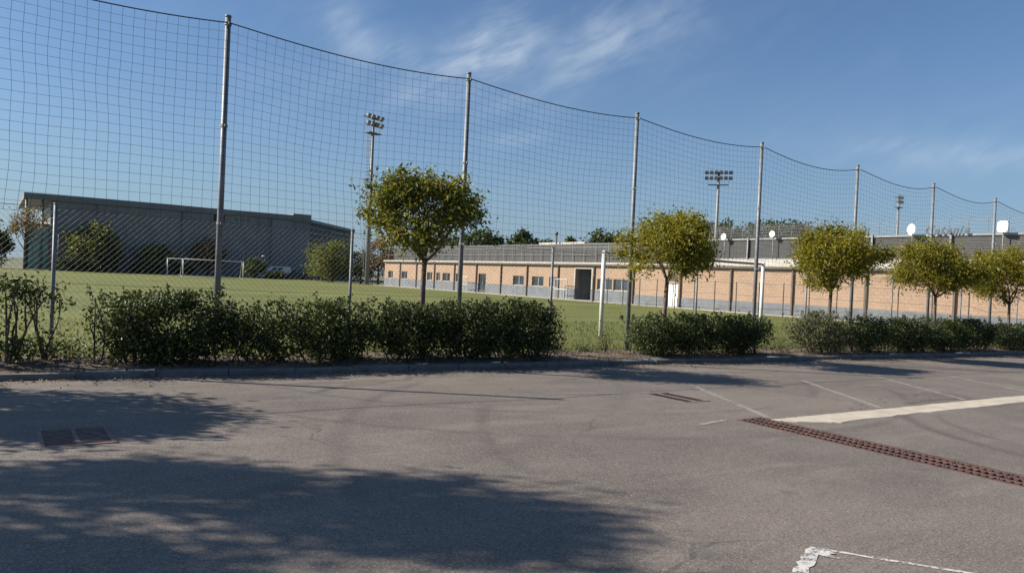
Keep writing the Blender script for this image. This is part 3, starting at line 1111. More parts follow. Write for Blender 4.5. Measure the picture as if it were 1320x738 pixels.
def pruned_shrub(x, yc, label, seed, stems, h):
    """bare pruned stems carrying leaf tufts"""
    rng = np.random.default_rng(seed)
    loc = (x, yc, gz(x) + .08)
    t = thing('pruned_shrub', loc, label, 'shrub', 'pruned shrubs by the left edge')
    L = np.array(loc)
    s_ = MB()
    pts = []
    for i in range(stems):
        e = L + np.array([rng.uniform(-.38, .40), rng.uniform(-.2, .2), h * rng.uniform(.72, 1.0)])
        f = L + (e - L) * .45 + rng.normal(size=3) * .05
        s_.tube(np.vstack([curve(L + rng.normal(size=3) * [.08, .06, 0] - [0, 0, .05], f, rng, .1, 4), curve(f, e, rng, .2, 4)[1:]]), np.linspace(.022, .009, 7), 6)
        m = rng.integers(45, 110)
        pts.append(e + rng.normal(size=(m, 3)) * [.10, .09, .09])
        m = rng.integers(12, 40)
        pts.append(f + (e - f) * rng.random((m, 1)) + rng.normal(size=(m, 3)) * .07)
    m = 420
    pts.append(L + np.array([0, 0, .22]) + rng.normal(size=(m, 3)) * [.28, .18, .11])
    pts = np.vstack(pts)
    pts = pts[pts[:, 2] > L[2]]
    s_.build('stems', M['bark'], t, smooth=True)
    MB().leaves(rng, pts, .06, .55, .3).build('foliage', M['hedge_leaf'], t)


pruned_shrub(.32, 12.6, 'pruned shrub with bare forked stems at the left picture edge', 201, 6, 1.18)
pruned_shrub(.66, 12.75, 'pruned shrub with leafy tops just left of the first fence post', 202, 4, 1.12)
pruned_shrub(-.25, 12.6, 'leafy pruned shrub cut by the left picture edge', 203, 6, 1.05)

for i, (x, y_, r, h, lab) in enumerate([(1.05, 12.85, .30, .40, 'low weeds at the foot of the first fence post'), (10.55, 13.25, .22, .42, 'thin dry weed in the bare soil gap'),
                                       (11.3, 13.2, .30, .22, 'low dark weed cushion in the bare soil gap'), (17.75, 12.6, .3, .35, 'small weeds beside the pale loose shrub'), (12.0, 13.3, .22, .5, 'dry weed stalks at the foot of the third tall pole')]):
    rng = np.random.default_rng(300 + i)
    t = thing('weed', (x, y_, gz(x) + .1), lab, 'plant', 'weeds on the soil strip')
    n = 260
    p = np.array([x, y_, gz(x) + .1]) + np.abs(rng.normal(size=(n, 3))) * [0, 0, h * .5] + rng.normal(size=(n, 3)) * [r * .5, r * .4, .02]
    st_ = MB()
    for _ in range(10):
        st_.tube(curve((x, y_, gz(x) + .05), p[rng.integers(n)] + [0, 0, .1], rng, .1, 4), np.linspace(.006, .002, 4), 4)
    st_.build('stems', M['bark'], t)
    MB().leaves(rng, p, .05, .45, .2).build('foliage', M['hedge_grey'], t)

# dry leaves, twigs and grass: nobody could count them
rng = np.random.default_rng(77)
n = 8000
lx = rng.uniform(-3, 36, n)
ly = np.where(rng.random(n) < .86, rng.uniform(11.82, 13.9, n), 11.6 - np.abs(rng.normal(size=n)) * .28)
lz = np.where(ly > 11.8, soil_z(lx, ly), gz(lx)) + .008 + rng.random(n) * .02
tag(MB().leaves(rng, np.stack([lx, ly, lz], 1), .055, .5, 3.0, .3).build('leaf_litter', M['litter']), 'dry brown fallen leaves scattered on soil strip and gutter', 'leaf litter', kind='stuff')
tw = MB()
for _ in range(90):
    x, y_ = rng.uniform(-.5, 26), rng.uniform(11.45, 12.2)
    z = (soil_z(np.array(x), np.array(y_)) if y_ > 11.8 else gz(x) + (.12 if y_ > 11.6 else 0)) + .012
    d = rng.normal(size=3) * [.13, .10, .03]
    tw.tube(curve((x, y_, z), np.array([x, y_, z + abs(d[2])]) + [d[0], d[1], 0], rng, .2, 4), .0045, 4)
tag(tw.build('twigs', M['litter']), 'pale dry twigs lying along the kerb', 'twigs', kind='stuff')
n = 26000
gx = rng.uniform(-1.5, 38, n)
gy = 14.1 + rng.random(n) ** 1.6 * 9
gzv = fz(gx, gy)
hgt = rng.uniform(.03, .085, n) + .09 * (rng.random(n) ** 6) + np.where(gy < 14.5, .07 * rng.random(n), 0)
th = rng.uniform(0, 6.28, n)
w = .012
lean_ = rng.normal(size=(n, 2)) * .03
b0 = np.stack([gx - np.cos(th) * w, gy - np.sin(th) * w, gzv], 1)
b1 = np.stack([gx + np.cos(th) * w, gy + np.sin(th) * w, gzv], 1)
tp = np.stack([gx + lean_[:, 0], gy + lean_[:, 1], gzv + hgt], 1)
tag(MB().add(np.stack([b0, b1, tp], 1).reshape(-1, 3), None, np.arange(n * 3).reshape(-1, 3)).build('grass_blades', M['blade']), 'short green grass blades behind the chain link fence', 'grass', kind='stuff')


def far_tree(name, x, y_, z, h, w, label, seed, mat, group, n=2600, ls=.38, trunk=.18, lift=.22, cat='tree', pointed=0., nc=34, sc=1., pn=2.):
    rng = np.random.default_rng(seed)
    t = thing(name, (x, y_, z), label, cat, group)
    L = np.array([x, y_, z])
    u = rng.normal(size=(nc, 3))
    u /= (np.sum(np.abs(u) ** pn, axis=1) ** (1 / pn))[:, None]
    cen = u * rng.uniform(.3, .95, (nc, 1)) ** .6
    sh = 1 - pointed * np.clip(cen[:, 2], 0, 1)
    cen[:, 0] *= sh
    cen[:, 1] *= sh
    cen = cen * np.array([w / 2, w / 2, h * (1 - lift) / 2]) * .86 + L + np.array([0, 0, h * (1 + lift) / 2])
    k = rng.integers(0, nc, n)
    pts = cen[k] + rng.normal(size=(n, 3)) * (w * sc * rng.uniform(.05, .10, nc))[k][:, None]
    pts = pts[(pts[:, 2] > z + h * lift * .6) & (pts[:, 2] < z + h * 1.03)]
    tr = MB()
    tr.tube(curve(L - [0, 0, .1], L + [0, 0, h * .55], rng, .05, 5), np.linspace(trunk, trunk * .5, 5), 7)
    for p in cen[:12]:
        tr.tube(curve(L + [0, 0, h * rng.uniform(.25, .5)], p, rng, .15, 4), np.linspace(trunk * .4, trunk * .1, 4), 4, cap=False)
    tr.build('trunk', M['bark_dark'], t, smooth=True)
    MB().leaves(rng, pts, ls, .7, .35).build('crown', M[mat], t)
    return t


HT = 'trees before the sports hall'
far_tree('pitch_side_tree', 11.9, 119.9, 0, 7.0, 7.6, 'bushy olive tree before the left end of the dark sports hall', 1, 'far_olive', HT, 5200, .36, lift=.1)
far_tree('pitch_side_tree', 19.9, 119.5, 0, 4.6, 5.4, 'low olive tree left of the far goal', 2, 'far_olive', HT, 3400, .32, lift=.08)
far_tree('pitch_side_tree', 27.4, 119.8, 0, 6.1, 5.6, 'brown autumn tree behind the far goal', 3, 'far_brown', HT, 3200, .30, lift=.1)
far_tree('pitch_side_tree', 32.0, 112.5, 0, 3.1, 3.6, 'low green shrub right of the far goal', 4, 'far_green', HT, 1700, .28, lift=.02)
far_tree('pitch_side_tree', 40.2, 102.4, 0, 6.0, 8.6, 'rounded light green tree left of the pavilion', 5, 'far_olive', HT, 5200, .33, lift=.02)
far_tree('pitch_side_tree', 43.0, 99.0, 0, 4.9, 5.0, 'dark shrub tree at the foot of the tall mast', 6, 'far_green', HT, 2300, .32, lift=.02)
far_tree('pitch_side_tree', 44.5, 96.6, 0, 7.0, 5.2, 'dark brownish tree at the far corner of the pavilion', 16, 'far_brown', HT, 2300, .32, lift=.1)
far_tree('pitch_side_tree', 1.0, 121.0, 0, 7.4, 5.0, 'dark green tree at the left picture edge', 7, 'far_green', HT, 4600, .36, lift=.05)
far_tree('pitch_side_tree', 4.0, 117.5, 0, 8.4, 5.0, 'thin reddish tree before the hall canopy', 8, 'far_brown', HT, 1100, .28, lift=.5)
far_tree('pitch_side_tree', -4.5, 121.0, 0, 7.2, 7.0, 'dark tree left of the view beyond the pitch', 17, 'far_green', HT, 2400, .36, lift=.05)
for i, (x, w_) in enumerate([(9.0, 4.4), (13.3, 5.4), (18.4, 5.2), (23.3, 5.0), (34.6, 2.6)]):
    lab = ['clipped dark hedge bush beside the glazed lobby', 'clipped dark hedge bush below the olive tree', 'clipped dark hedge bush below the low olive tree', 'clipped dark hedge bush behind the left post of far goal', 'clipped dark hedge bush beside the parked car'][i]
    far_tree('far_hedge_bush', x, 118.2 if i < 4 else 110.5, 0, 2.5 if i < 2 else (1.7 if i < 4 else 1.2), w_, lab, 30 + i, 'far_green', 'dark hedge along the far end', 1500, .28, lift=.0, cat='bush', trunk=.08)
BT = 'trees behind the pavilion'
for i, (x, y_, h, w_, mat, lab) in enumerate([
    (80.5, 127, 11.0, 9.5, 'far_green', 'rounded tree left of the roof boxes, far behind the pavilion'),
    (76.0, 130, 9.4, 8.0, 'far_green', 'leftmost low dark tree far behind the pavilion'),
    (87.3, 122, 11.3, 6.5, 'far_green', 'pointed dark tree beside the rounded tree behind the pavilion'),
    (92.0, 121, 9.6, 7.0, 'far_green', 'lower dark tree right of the pointed tree'),
    (101.0, 124, 10.9, 5.0, 'far_green', 'narrow dark tree rising over the roof boxes'),
    (101.8, 113, 11.9, 8.5, 'far_green', 'rounded dark tree left of the second street tree crown'),
    (107.5, 110, 11.2, 7.0, 'far_green', 'dark tree partly behind the second street tree crown'),
    (115.7, 102.4, 15.0, 9.5, 'far_green', 'tall dark tree behind the second floodlight mast'),
    (121.5, 98.6, 14.6, 9.0, 'far_green', 'dark tree just right of the second floodlight mast'),
    (127.5, 94.4, 15.2, 9.0, 'far_green', 'dark tree between the second mast and the fourth tall pole'),
    (133.2, 90.4, 15.0, 9.0, 'far_green', 'dark tree right of the fourth tall pole'),
    (138.6, 86.6, 14.2, 8.5, 'far_green', 'dark tree above the middle street tree'),
    (146.0, 82.0, 12.0, 8.5, 'far_green', 'lower dark tree behind the stand railing'),
    (70.0, 133, 8.6, 8.0, 'far_green', 'low dark tree behind the first street tree')]):
    far_tree('background_tree', x, y_, 0, h * (1.05 if h > 14 else 1.04), w_ * 1.5, lab, 60 + i, mat, BT, 9500, .62, .25, .12, nc=110, sc=.62, pn=3.2 if h > 14 else 2.2, pointed=.75 if i in (2, 4) else .15)


# ------------------------------------------------------------------ goals
def goal(loc, label, w_, h, depth, r, group, bar='white_paint', stays=True, sy=1):
    x, y_, z = loc
    t = thing('football_goal', loc, label, 'goal', group)
    for xx in (x, x + w_):
        MB().tube([(xx, y_, z - .05), (xx, y_, z + h + r)], r, 10).build('post', M['white_paint'], t, smooth=True)
    MB().tube([(x - r, y_, z + h), (x + w_ + r, y_, z + h)], r * (.6 if bar != 'white_paint' else 1), 10).build('crossbar', M[bar], t, smooth=True)
    if stays:
        for xx in (x, x + w_):
            MB().tube([(xx, y_, z + h), (xx, y_ + sy * depth * .45, z + h - .05), (xx, y_ + sy * depth, z + .03), (xx, y_, z + .03)], r * .5, 6).build('side_stay', M['white_paint'], t, smooth=True)
        MB().tube([(x, y_ + sy * depth, z + .03), (x + w_, y_ + sy * depth, z + .03)], r * .5, 6).build('ground_bar', M['white_paint'], t, smooth=True)
    return t


goal((19.88, 100.3, 0), 'white football goal in front of the other goal at the far end', 7.32, 2.25, 1.6, .062, 'far goals')
goal((20.3, 112.5, 0), 'white football goal standing behind another goal by the hedge', 7.0, 2.3, 1.4, .06, 'far goals')
goal((14.70, 16.5, fz(14.7, 16.5)), 'near football goal with white posts right behind the chain link fence', 7.36, 2.50, 1.5, .062, 'near goal', bar='grey_bar', stays=False)

# ------------------------------------------------------------------ brick pavilion
PXW = 42.09
pav = thing('pavilion', (PXW, 50, 0), 'long salmon block pavilion with grey plinth and brown pillars beside the pitch', 'building')
PIL = [89.42, 84.85, 80.49, 76.07, 71.54, 67.01, 62.39, 57.95, 53.18, 48.30, 43.59, 38.62, 34.0, 29.15, 24.28, 19.35, 14.4, 9.5]
WIN = [(86.97, 88.32), (83.03, 84.55), (76.68, 77.93), (74.81, 75.71), (72.61, 74.28), (70.2, 71.30), (58.54, 60.36), (55.43, 57.23), (53.45, 54.56), (46.11, 47.95), (44.19, 45.95)]
HOLES = [(a, b_, 1.0, 1.92) for a, b_ in WIN] + [(65.24, 66.68, .06, 1.98), (48.72, 50.85, .06, 2.72), (38.92, 39.95, .06, 1.78), (38.92, 39.95, 1.95, 2.75)]


def holed(m, y0, y1, z0, z1, x0, x1, holes):
    yy = sorted({y0, y1, *[min(max(v, y0), y1) for h in holes for v in h[:2]]})
    zz = sorted({z0, z1, *[min(max(v, z0), z1) for h in holes for v in h[2:]]})
    for a, b_ in zip(yy[:-1], yy[1:]):
        run = None
        for c_, d_ in zip(zz[:-1], zz[1:]):
            if any(h[0] < (a + b_) / 2 < h[1] and h[2] < (c_ + d_) / 2 < h[3] for h in holes):
                continue
            m.box(x0, x1, a, b_, c_, d_)
    return m


for hi, lo in zip(PIL[:-1], PIL[1:]):
    hs = [h for h in HOLES if h[1] > lo and h[0] < hi]
    pz = 1.0 if lo > 43 else .76
    holed(MB(), lo, hi, pz, 3.08, PXW, PXW + .3, hs).build('wall_bay', M['block'], pav)
    holed(MB(), lo, hi, -.2, pz - .002, PXW - .035, PXW + .3, hs).build('plinth', M['plinth'], pav)
pm = MB().box(-.05, .05, -.055, .055, 0, 3.06).mesh('pillar')
pm.materials.append(M['pillar'])
for yy in PIL[1:-1]:
    o = bpy.data.objects.new('pillar', pm)
    COL.objects.link(o)
    o.parent = pav
    o.location = Vector((PXW - .10, yy, 0)) - pav.location
MB().box(PXW - .22, PXW + 12, 9.5, 89.42, 3.10, 3.28).build('roof_slab', M['coping'], pav)
MB().box(PXW - .26, PXW - .224, 9.5, 89.42, 2.99, 3.14).build('gutter', M['dark_steel'], pav)  # dark gutter strip, made taller to stand in for the coping overhang's shadow
MB().box(PXW + .32, PXW + 12, 88.9, 89.4, -.2, 3.09).build('end_wall', M['block'], pav)
holed(MB(), 9.5, 88.85, -.2, 3.09, PXW + .62, PXW + .70, [(48.72, 50.85, -.2, 2.72)]).build('inner_wall', M['interior'], pav)
for a, b_ in WIN:
    f = MB()
    e = .06
    xf0, xf1 = PXW + .10, PXW + .17
    f.box(xf0, xf1, a, a + e, 1.0, 1.92).box(xf0, xf1, b_ - e, b_, 1.0, 1.92).box(xf0, xf1, a + e, b_ - e, 1.0, 1.0 + e).box(xf0, xf1, a + e, b_ - e, 1.92 - e, 1.92)
    mid_ = (a + b_) / 2
    f.box(xf0, xf1, mid_ - .03, mid_ + .03, 1.0 + e, 1.92 - e)
    w_ = f.build('window', M['frame'], pav)
    for c_, d_ in ((a + e, mid_ - .03), (mid_ + .03, b_ - e)):
        MB().box(xf0 + .03, xf0 + .045, c_, d_, 1.06, 1.86).build('pane', M['glass'], w_)
    MB().box(PXW - .07, PXW + .1, a - .05, b_ + .05, .955, .998).build('sill', M['coping'], w_)
# glazed door
d_ = MB()
for a, b_ in ((65.24, 65.31), (65.92, 66.0), (66.61, 66.68)):
    d_.box(PXW + .1, PXW + .17, a, b_, .06, 1.98)
d_.box(PXW + .1, PXW + .17, 65.31, 65.92, .06, .30).box(PXW + .1, PXW + .17, 66.0, 66.61, .06, .30).box(PXW + .1, PXW + .17, 65.31, 65.92, 1.9, 1.98).box(PXW + .1, PXW + .17, 66.0, 66.61, 1.9, 1.98)
dd = d_.build('door', M['dark_steel'], pav)
for a, b_ in ((65.31, 65.92), (66.0, 66.61)):
    MB().box(PXW + .13, PXW + .145, a, b_, .3, 1.9).build('pane', M['glass'], dd)
MB().box(PXW + .04, PXW + .1, 65.86, 65.9, .9, 1.2).build('handle', M['frame'], dd)
# recessed entrance
r_ = MB()
r_.box(PXW + .302, PXW + 2.0, 48.6, 48.715, 0, 2.9).box(PXW + .302, PXW + 2.0, 50.855, 50.97, 0, 2.9)
r_.box(PXW + .302, PXW + 2.0, 48.715, 50.855, 2.722, 2.85)
r_.box(PXW + 1.9, PXW + 2.0, 48.715, 50.855, 0, 2.72)
r_.build('porch_wall', M['plinth'], pav)
MB().box(PXW + .3, PXW + 1.9, 48.72, 50.85, -.1, .05).build('porch_floor', M['light_concrete'], pav)
dr = MB().box(PXW + 1.82, PXW + 1.895, 48.9, 49.9, .05, 2.05).build('door', M['dark_steel'], pav)
MB().box(PXW + 1.80, PXW + 1.818, 49.0, 49.8, .9, 1.95).build('pane', M['glass'], dr)
MB().box(PXW - .02, PXW + .08, 48.55, 48.71, .03, 2.86).box(PXW - .02, PXW + .08, 50.86, 51.0, .03, 2.86).box(PXW - .02, PXW + .08, 48.71, 50.86, 2.73, 2.86).build('porch_trim', M['light_concrete'], pav)
dw = MB().box(PXW + .08, PXW + .14, 38.92, 39.95, .06, 1.78).build('door', M['door_white'], pav)
MB().box(PXW + .05, PXW + .079, 39.40, 39.44, .1, 1.74).box(PXW + .04, PXW + .079, 39.15, 39.22, .85, 1.05).build('handle', M['dark_steel'], dw)
MB().box(PXW + .1, PXW + .16, 38.92, 39.95, 1.95, 2.75).build('louvre', M['upper_grey'], pav)
# upper metal wall with light posts
MB().box(PXW + 1.2, PXW + 1.4, 40.5, 89.3, 3.28, 4.92).build('upper_wall', M['upper_grey'], pav)
MB().box(PXW + 1.15, PXW + 1.45, 40.5, 89.3, 4.925, 4.99).build('upper_coping', M['galv_far'], pav)
rp = MB().box(-.022, .022, -.022, .022, 0, 1.75).mesh('railing_post')
rp.materials.append(M['galv_far'])
yy = 40.8
while yy < 89:
    o = bpy.data.objects.new('railing_post', rp)
    COL.objects.link(o)
    o.parent = pav
    o.location = Vector((PXW + .25, yy, 3.28)) - pav.location
    yy += 1.55
for zz in (3.95, 4.6):
    MB().box(PXW + .24, PXW + .26, 40.8, 89, zz, zz + .03).build('rail', M['galv_far'], pav)
# roof boxes
for (a, b_, x0, zt, zs) in ((55.5, 62.5, 47.0, 5.45, 4.95), (50.6, 54.9, 47.6, 5.28, 4.9)):
    MB().box(x0, x0 + 4, a, b_, 3.28, zs).build('roof_box', M['upper_grey'], pav)
    MB().box(x0 - .2, x0 + 4.2, a - .1, b_ + .1, zs + .001, zt).build('roof_box_cap', M['coping'], pav)
MB().tube([(46.5, 59.4, 3.28), (46.5, 59.4, 6.2)], .09, 8).tube([(46.5, 59.4, 6.2), (46.5, 59.4, 6.45)], .16, 8).build('vent_pipe', M['dark_steel'], pav, smooth=True)

# white tubular gates in front of the pavilion
for (a, b_, h, lab) in ((67.5, 69.2, 1.6, 'white tubular gate left of the glazed pavilion door'), (51.0, 52.7, 1.75, 'white tubular gate left of the pavilion porch')):
    t = thing('white_gate', (41.3, (a + b_) / 2, .035), lab, 'gate', 'white gates')
    MB().tube([(41.3, a, .035), (41.3, a, h), (41.3, b_, h), (41.3, b_, .035)], .04, 6).build('frame', M['white_paint'], t)
    MB().tube([(41.3, a, h * .5), (41.3, b_, h * .5)], .03, 6).build('rail', M['white_paint'], t)
    for k in range(1, 4):
        yk = a + (b_ - a) * k / 4
        MB().tube([(41.3, yk, .05), (41.3, yk, h)], .018, 5).build('bar', M['white_paint'], t)

# thin fence beside the pitch
pf = thing('pitch_side_fence', (39.5, 25, 0), 'thin post and wire fence between the pitch and the pavilion', 'fence')
pp = MB().tube([(0, 0, -.1), (0, 0, 2.05)], .035, 6).mesh('post')
pp.materials.append(M['dark_steel'])
yy = 10.5
ypf = []
while yy < 46:
    o = bpy.data.objects.new('post', pp)
    COL.objects.link(o)
    o.parent = pf
    o.location = Vector((39.5, yy, fz(39.5, yy))) - pf.location
    ypf.append(yy)
    yy += 1.75
for zz in (.5, 1.25, 2.0):
    pts = []
    for a, b_ in zip(ypf[:-1], ypf[1:]):
        for s in (0, .5):
            pts.append((39.5, a + (b_ - a) * s, float(fz(39.5, a)) + zz - .06 * (s > 0)))
    MB().tube(pts, .008, 4, cap=False).build('wire', M['dark_steel'], pf)

# ------------------------------------------------------------------ dark stand on the roof
SX = 44.5
stand = thing('stadium_stand', (SX, 22, 3.28), 'dark grey slatted stand wall with pale rails above the pavilion', 'stand')
MB().box(PXW + .4, SX + .6, 5.0, 38.6, 3.285, 3.62).build('slab', M['light_concrete'], stand)
MB().box(SX + .12, SX + .35, 5.0, 38.6, 3.625, 5.10).build('back_wall', M['slat'], stand)
MB().box(SX - .06, SX + .4, 5.0, 38.7, 5.105, 5.22).build('top_rail', M['galv_far'], stand)
MB().box(SX - .06, SX + .0, 5.0, 38.7, 3.70, 3.80).build('bottom_rail', M['galv_far'], stand)
ybays = [38.6, 34.6, 30.0, 25.4, 20.8, 16.2, 11.6, 7.0]
for a, b_ in zip(ybays[:-1], ybays[1:]):
    m = MB()
    for k in range(9):
        z = 3.815 + k * .143
        m.box(SX + .03, SX + .06, b_ + .04, a - .04, z, z + .128)
    tag(m.build('slat_panel', M['slat'], stand), kind='stuff')
for yb in ybays:
    MB().box(SX - .14, SX - .062, yb - .05, yb + .05, 3.28, 5.30).build('post', M['galv_far'], stand)
# leaning railing above the stand
rl = MB()
rl.tube([(0, 0, 0), (0, 0, .78), (.0, -.05, .86), (0, -.22, .98)], .022, 5)
rlm = rl.mesh('railing_post')
rlm.materials.append(M['galv_far'])
yy = 38.4
while yy > 6:
    o = bpy.data.objects.new('railing_post', rlm)
    COL.objects.link(o)
    o.parent = stand
    o.location = Vector((SX + .2, yy, 5.22)) - stand.location
    yy -= 1.02
for zz in (5.42, 5.62, 5.82, 6.0):
    MB().box(SX + .194, SX + .206, 6, 38.4, zz, zz + .012).build('railing_wire', M['galv_far'], stand)
# tighter mesh on the left part
m = MB()
w = 9.6
H = .98
for sgn in (1, -1):
    k = np.arange(-10, int(w / .16) + 2) * .16
    t0 = np.clip(-k / H, 0, 1)
    t1 = np.clip((w - k) / H, 0, 1)
    ok = t1 - t0 > .02
    k, t0, t1 = k[ok], t0[ok], t1[ok]
    ya, yb = k + H * t0, k + H * t1
    if sgn < 0:
        ya, yb = w - ya, w - yb
    m.segs(np.stack([0 * ya + SX + .22, 28.8 + ya, 5.23 + H * t0], 1), np.stack([0 * yb + SX + .22, 28.8 + yb, 5.23 + H * t1], 1), .009)
tag(m.build('railing_mesh', M['galv_far'], stand), kind='stuff')

# white dishes and panels on posts
def dish(y_, z, r, label, zpost, sq=False, tilt=0.):
    t = thing('white_dish', (SX - .4, y_, zpost), label, 'dish', 'white dishes on the stand')
    ax = np.array([-1, tilt, .05])
    ax /= np.linalg.norm(ax)
    c = np.array([SX - .45, y_, z])
    m = MB()
    if sq:
        a = np.cross(ax, [0, 0, 1.])
        a /= np.linalg.norm(a)
        b_ = np.cross(a, ax)
        pl = []
        for k in range(24):
            th = 2 * math.pi * k / 24
            cc, ss = math.cos(th), math.sin(th)
            q = (abs(cc) ** 5 + abs(ss) ** 5) ** (-1 / 5)
            pl.append(c + (a * cc + b_ * ss) * r * q)
        m.prism(pl, -ax * .10)
    else:
        m.lathe(c, [(.001, -.14), (r * .55, -.10), (r * .9, -.02), (r, .02), (r * .97, .025), (r * .85, -.005), (r * .5, -.07), (.001, -.10)], ax, 20)
    m.build('reflector', M['dish'], t, smooth=not sq)
    MB().tube([(SX - .3, y_, zpost), (SX - .3, y_, z)], .035, 6).build('post', M['galv_far'], t, smooth=True)
    MB().tube([(SX - .3, y_, z), tuple(c - ax * .10)], .03, 6).build('bracket', M['galv_far'], t)
    return t


dish(32.35, 5.46, .23, 'small white round dish on a post left of the middle tree', 3.62)
dish(36.5, 5.36, .24, 'small white round dish at the foot of the second floodlight mast', 3.62)
dish(22.85, 5.50, .33, 'large white oval dish on the stand left of the lettering', 3.62, tilt=.4)
dish(18.05, 5.52, .30, 'white rounded square panel on the stand by the last tall pole', 3.62, sq=True, tilt=.25)

# script lettering standing on the rail
let = thing('sign_lettering', (SX - .2, 20.9, 5.22), 'dark slanted script lettering standing on the stand rail', 'lettering')
txt = 'Catania'
pos = 22.25
for ch in txt:
    cu = bpy.data.curves.new('letter', 'FONT')
    cu.body = ch
    cu.size = .66 if ch in 'Ct' else .60
    cu.shear = .35
    cu.extrude = .03
    cu.offset = .008
    tmp = bpy.data.objects.new('tmp', cu)
    COL.objects.link(tmp)
    dg = bpy.context.evaluated_depsgraph_get()
    me = bpy.data.meshes.new_from_object(tmp.evaluated_get(dg))
    bpy.data.objects.remove(tmp, do_unlink=True)
    me.materials.clear()
    me.materials.append(M['letters'])
    wd = max(v.co.x for v in me.vertices)
    o = bpy.data.objects.new('letter', me)
    COL.objects.link(o)
    o.parent = let
    o.rotation_euler = (math.pi / 2, 0, -math.pi / 2)
    o.location = Vector((SX - .2, pos, 5.235)) - let.location
    pos -= wd * .86 + .07


# ------------------------------------------------------------------ floodlight masts
def mast(x, y_, h, r, label, ang, width, rows, ladder, nl):
    t = thing('floodlight_mast', (x, y_, 0), label, 'floodlight mast', 'floodlight masts')
    MB().tube([(x, y_, -.2), (x, y_, h * .5), (x, y_, h)], [r, r * .8, r * .55], 10).build('pole', M['galv_far'], t, smooth=True)
    ca, sa = math.cos(ang), math.sin(ang)
    U = np.array([ca, sa, 0])
    V = np.array([-sa, ca, 0])
    top = np.array([x, y_, h])
    fr = MB()
    for k in range(rows):
        z = -.2 - k * .95
        fr.tube([top + U * -width / 2 + [0, 0, z], top + U * width / 2 + [0, 0, z]], .06, 6)
    fr.tube([top + V * .35 + U * -width / 2 + [0, 0, -.2], top + V * .35 + U * width / 2 + [0, 0, -.2]], .05, 6)
    fr.build('crossbar', M['lamp_grey'], t)
    pl_ = MB()
    zp = h - .35 - .95 * rows
    pl_.obox(top + [0, 0, zp - h], U * width * .36, V * .5, (0, 0, .05))
    for s in (-1, 1):
        pl_.tube([top + U * s * width * .35 + V * .45 + [0, 0, zp - h], top + U * s * width * .35 + V * .45 + [0, 0, zp - h + .9]], .025, 5)
    pl_.build('platform', M['lamp_grey'], t)
    for k in range(rows):
        for i in range(nl):
            c = top + U * (-width / 2 + (i + .5) * width / nl) + V * (-.28) + [0, 0, -.15 - k * .95]
            n_ = -V * .82 + np.array([0, 0, -.57])
            up_ = np.cross(U, n_)
            o = MB().obox(c, U * width / nl * .36, up_ * .30, n_ * .15).build('floodlight', M['lamp_grey'], t)
            MB().obox(c + n_ * .156, U * width / nl * .31, up_ * .20, n_ * .004).build('lens', M['lamp_glass'], o)
    if ladder:
        ld = MB()
        lx_ = np.array([x, y_, 0]) - U * .55
        for s in (-.2, .2):
            ld.tube([lx_ + V * s + [0, 0, 1], lx_ + V * s + [0, 0, zp]], .03, 5)
        zz = 1.
        P0, P1 = [], []
        while zz < zp:
            P0.append(lx_ + V * -.2 + [0, 0, zz])
            P1.append(lx_ + V * .2 + [0, 0, zz])
            P0.append(lx_ + V * -.2 + [0, 0, zz])
            P1.append(lx_ - U * .55 + [0, 0, zz])
            P0.append(lx_ + V * .2 + [0, 0, zz])
            P1.append(lx_ - U * .55 + [0, 0, zz])
            zz += .45
        ld.segs(P0, P1, .022)
        ld.tube([lx_ - U * .55 + [0, 0, 3], lx_ - U * .55 + [0, 0, zp]], .025, 5)
        ld.build('ladder', M['galv_far'], t)
        MB().obox(lx_ - U * .35 + [0, 0, h * .62], U * .5, V * .45, (0, 0, .05)).build('rest_platform', M['lamp_grey'], t)
    return t


mast(41.6, 93.8, 22.4, .30, 'tall floodlight mast with ladder standing behind the loose round tree', rad(24), 3.4, 2, True, 4)
mast(103.0, 87.0, 21.6, .36, 'floodlight mast with wide lamp rows behind the dark stand', rad(-50), 4.8, 2, False, 6)
mast(153.3, 82.4, 22.0, .34, 'small distant floodlight mast left of the sixth tall pole', rad(10), 3.4, 2, False, 4)

# ------------------------------------------------------------------ dark sports hall
HY = 123.0
hall = thing('sports_hall', (24, HY, 0), 'large dark grey clad sports hall with flat roof beyond the pitch', 'building')
k_ = HY / 120.
x_l, x_w, x_r = 3.62 * k_, 6.75 * k_, 42.9 * k_
zt = 10.45
holes = [(27.8 * k_, 29.5 * k_, 8.25, 9.55), (30.7 * k_, 33.5 * k_, 8.55, 9.5)]
m = MB()
xx = sorted({x_w, x_r, *[v for h in holes for v in h[:2]]})
for a, b_ in zip(xx[:-1], xx[1:]):
    hh = [h for h in holes if h[0] <= (a + b_) / 2 <= h[1]]
    if hh:
        m.box(a, b_, HY, HY + .4, -.2, hh[0][2]).box(a, b_, HY, HY + .4, hh[0][3], 9.62)
    else:
        m.box(a, b_, HY, HY + .4, -.2, 9.62)
m.build('front_wall', M['cladding'], hall)
cols = np.linspace(x_w + .05, x_r - 3.1, 19)
rows = np.linspace(.1, 9.5, 6)
pw, ph_ = cols[1] - cols[0], rows[1] - rows[0]
cpm = MB().box(-pw / 2 + .02, pw / 2 - .02, -.03, -.002, -ph_ / 2 + .02, ph_ / 2 - .02).mesh('cladding_panel')
cpm.materials.append(M['cladding_panel'])
for cx_ in (cols[:-1] + cols[1:]) / 2:
    for cz_ in (rows[:-1] + rows[1:]) / 2:
        if any(cx_ + pw / 2 > h[0] and cx_ - pw / 2 < h[1] and cz_ + ph_ / 2 > h[2] and cz_ - ph_ / 2 < h[3] for h in holes):
            continue
        o = bpy.data.objects.new('cladding_panel', cpm)
        COL.objects.link(o)
        o.parent = hall
        o.location = Vector((cx_, HY, cz_)) - hall.location
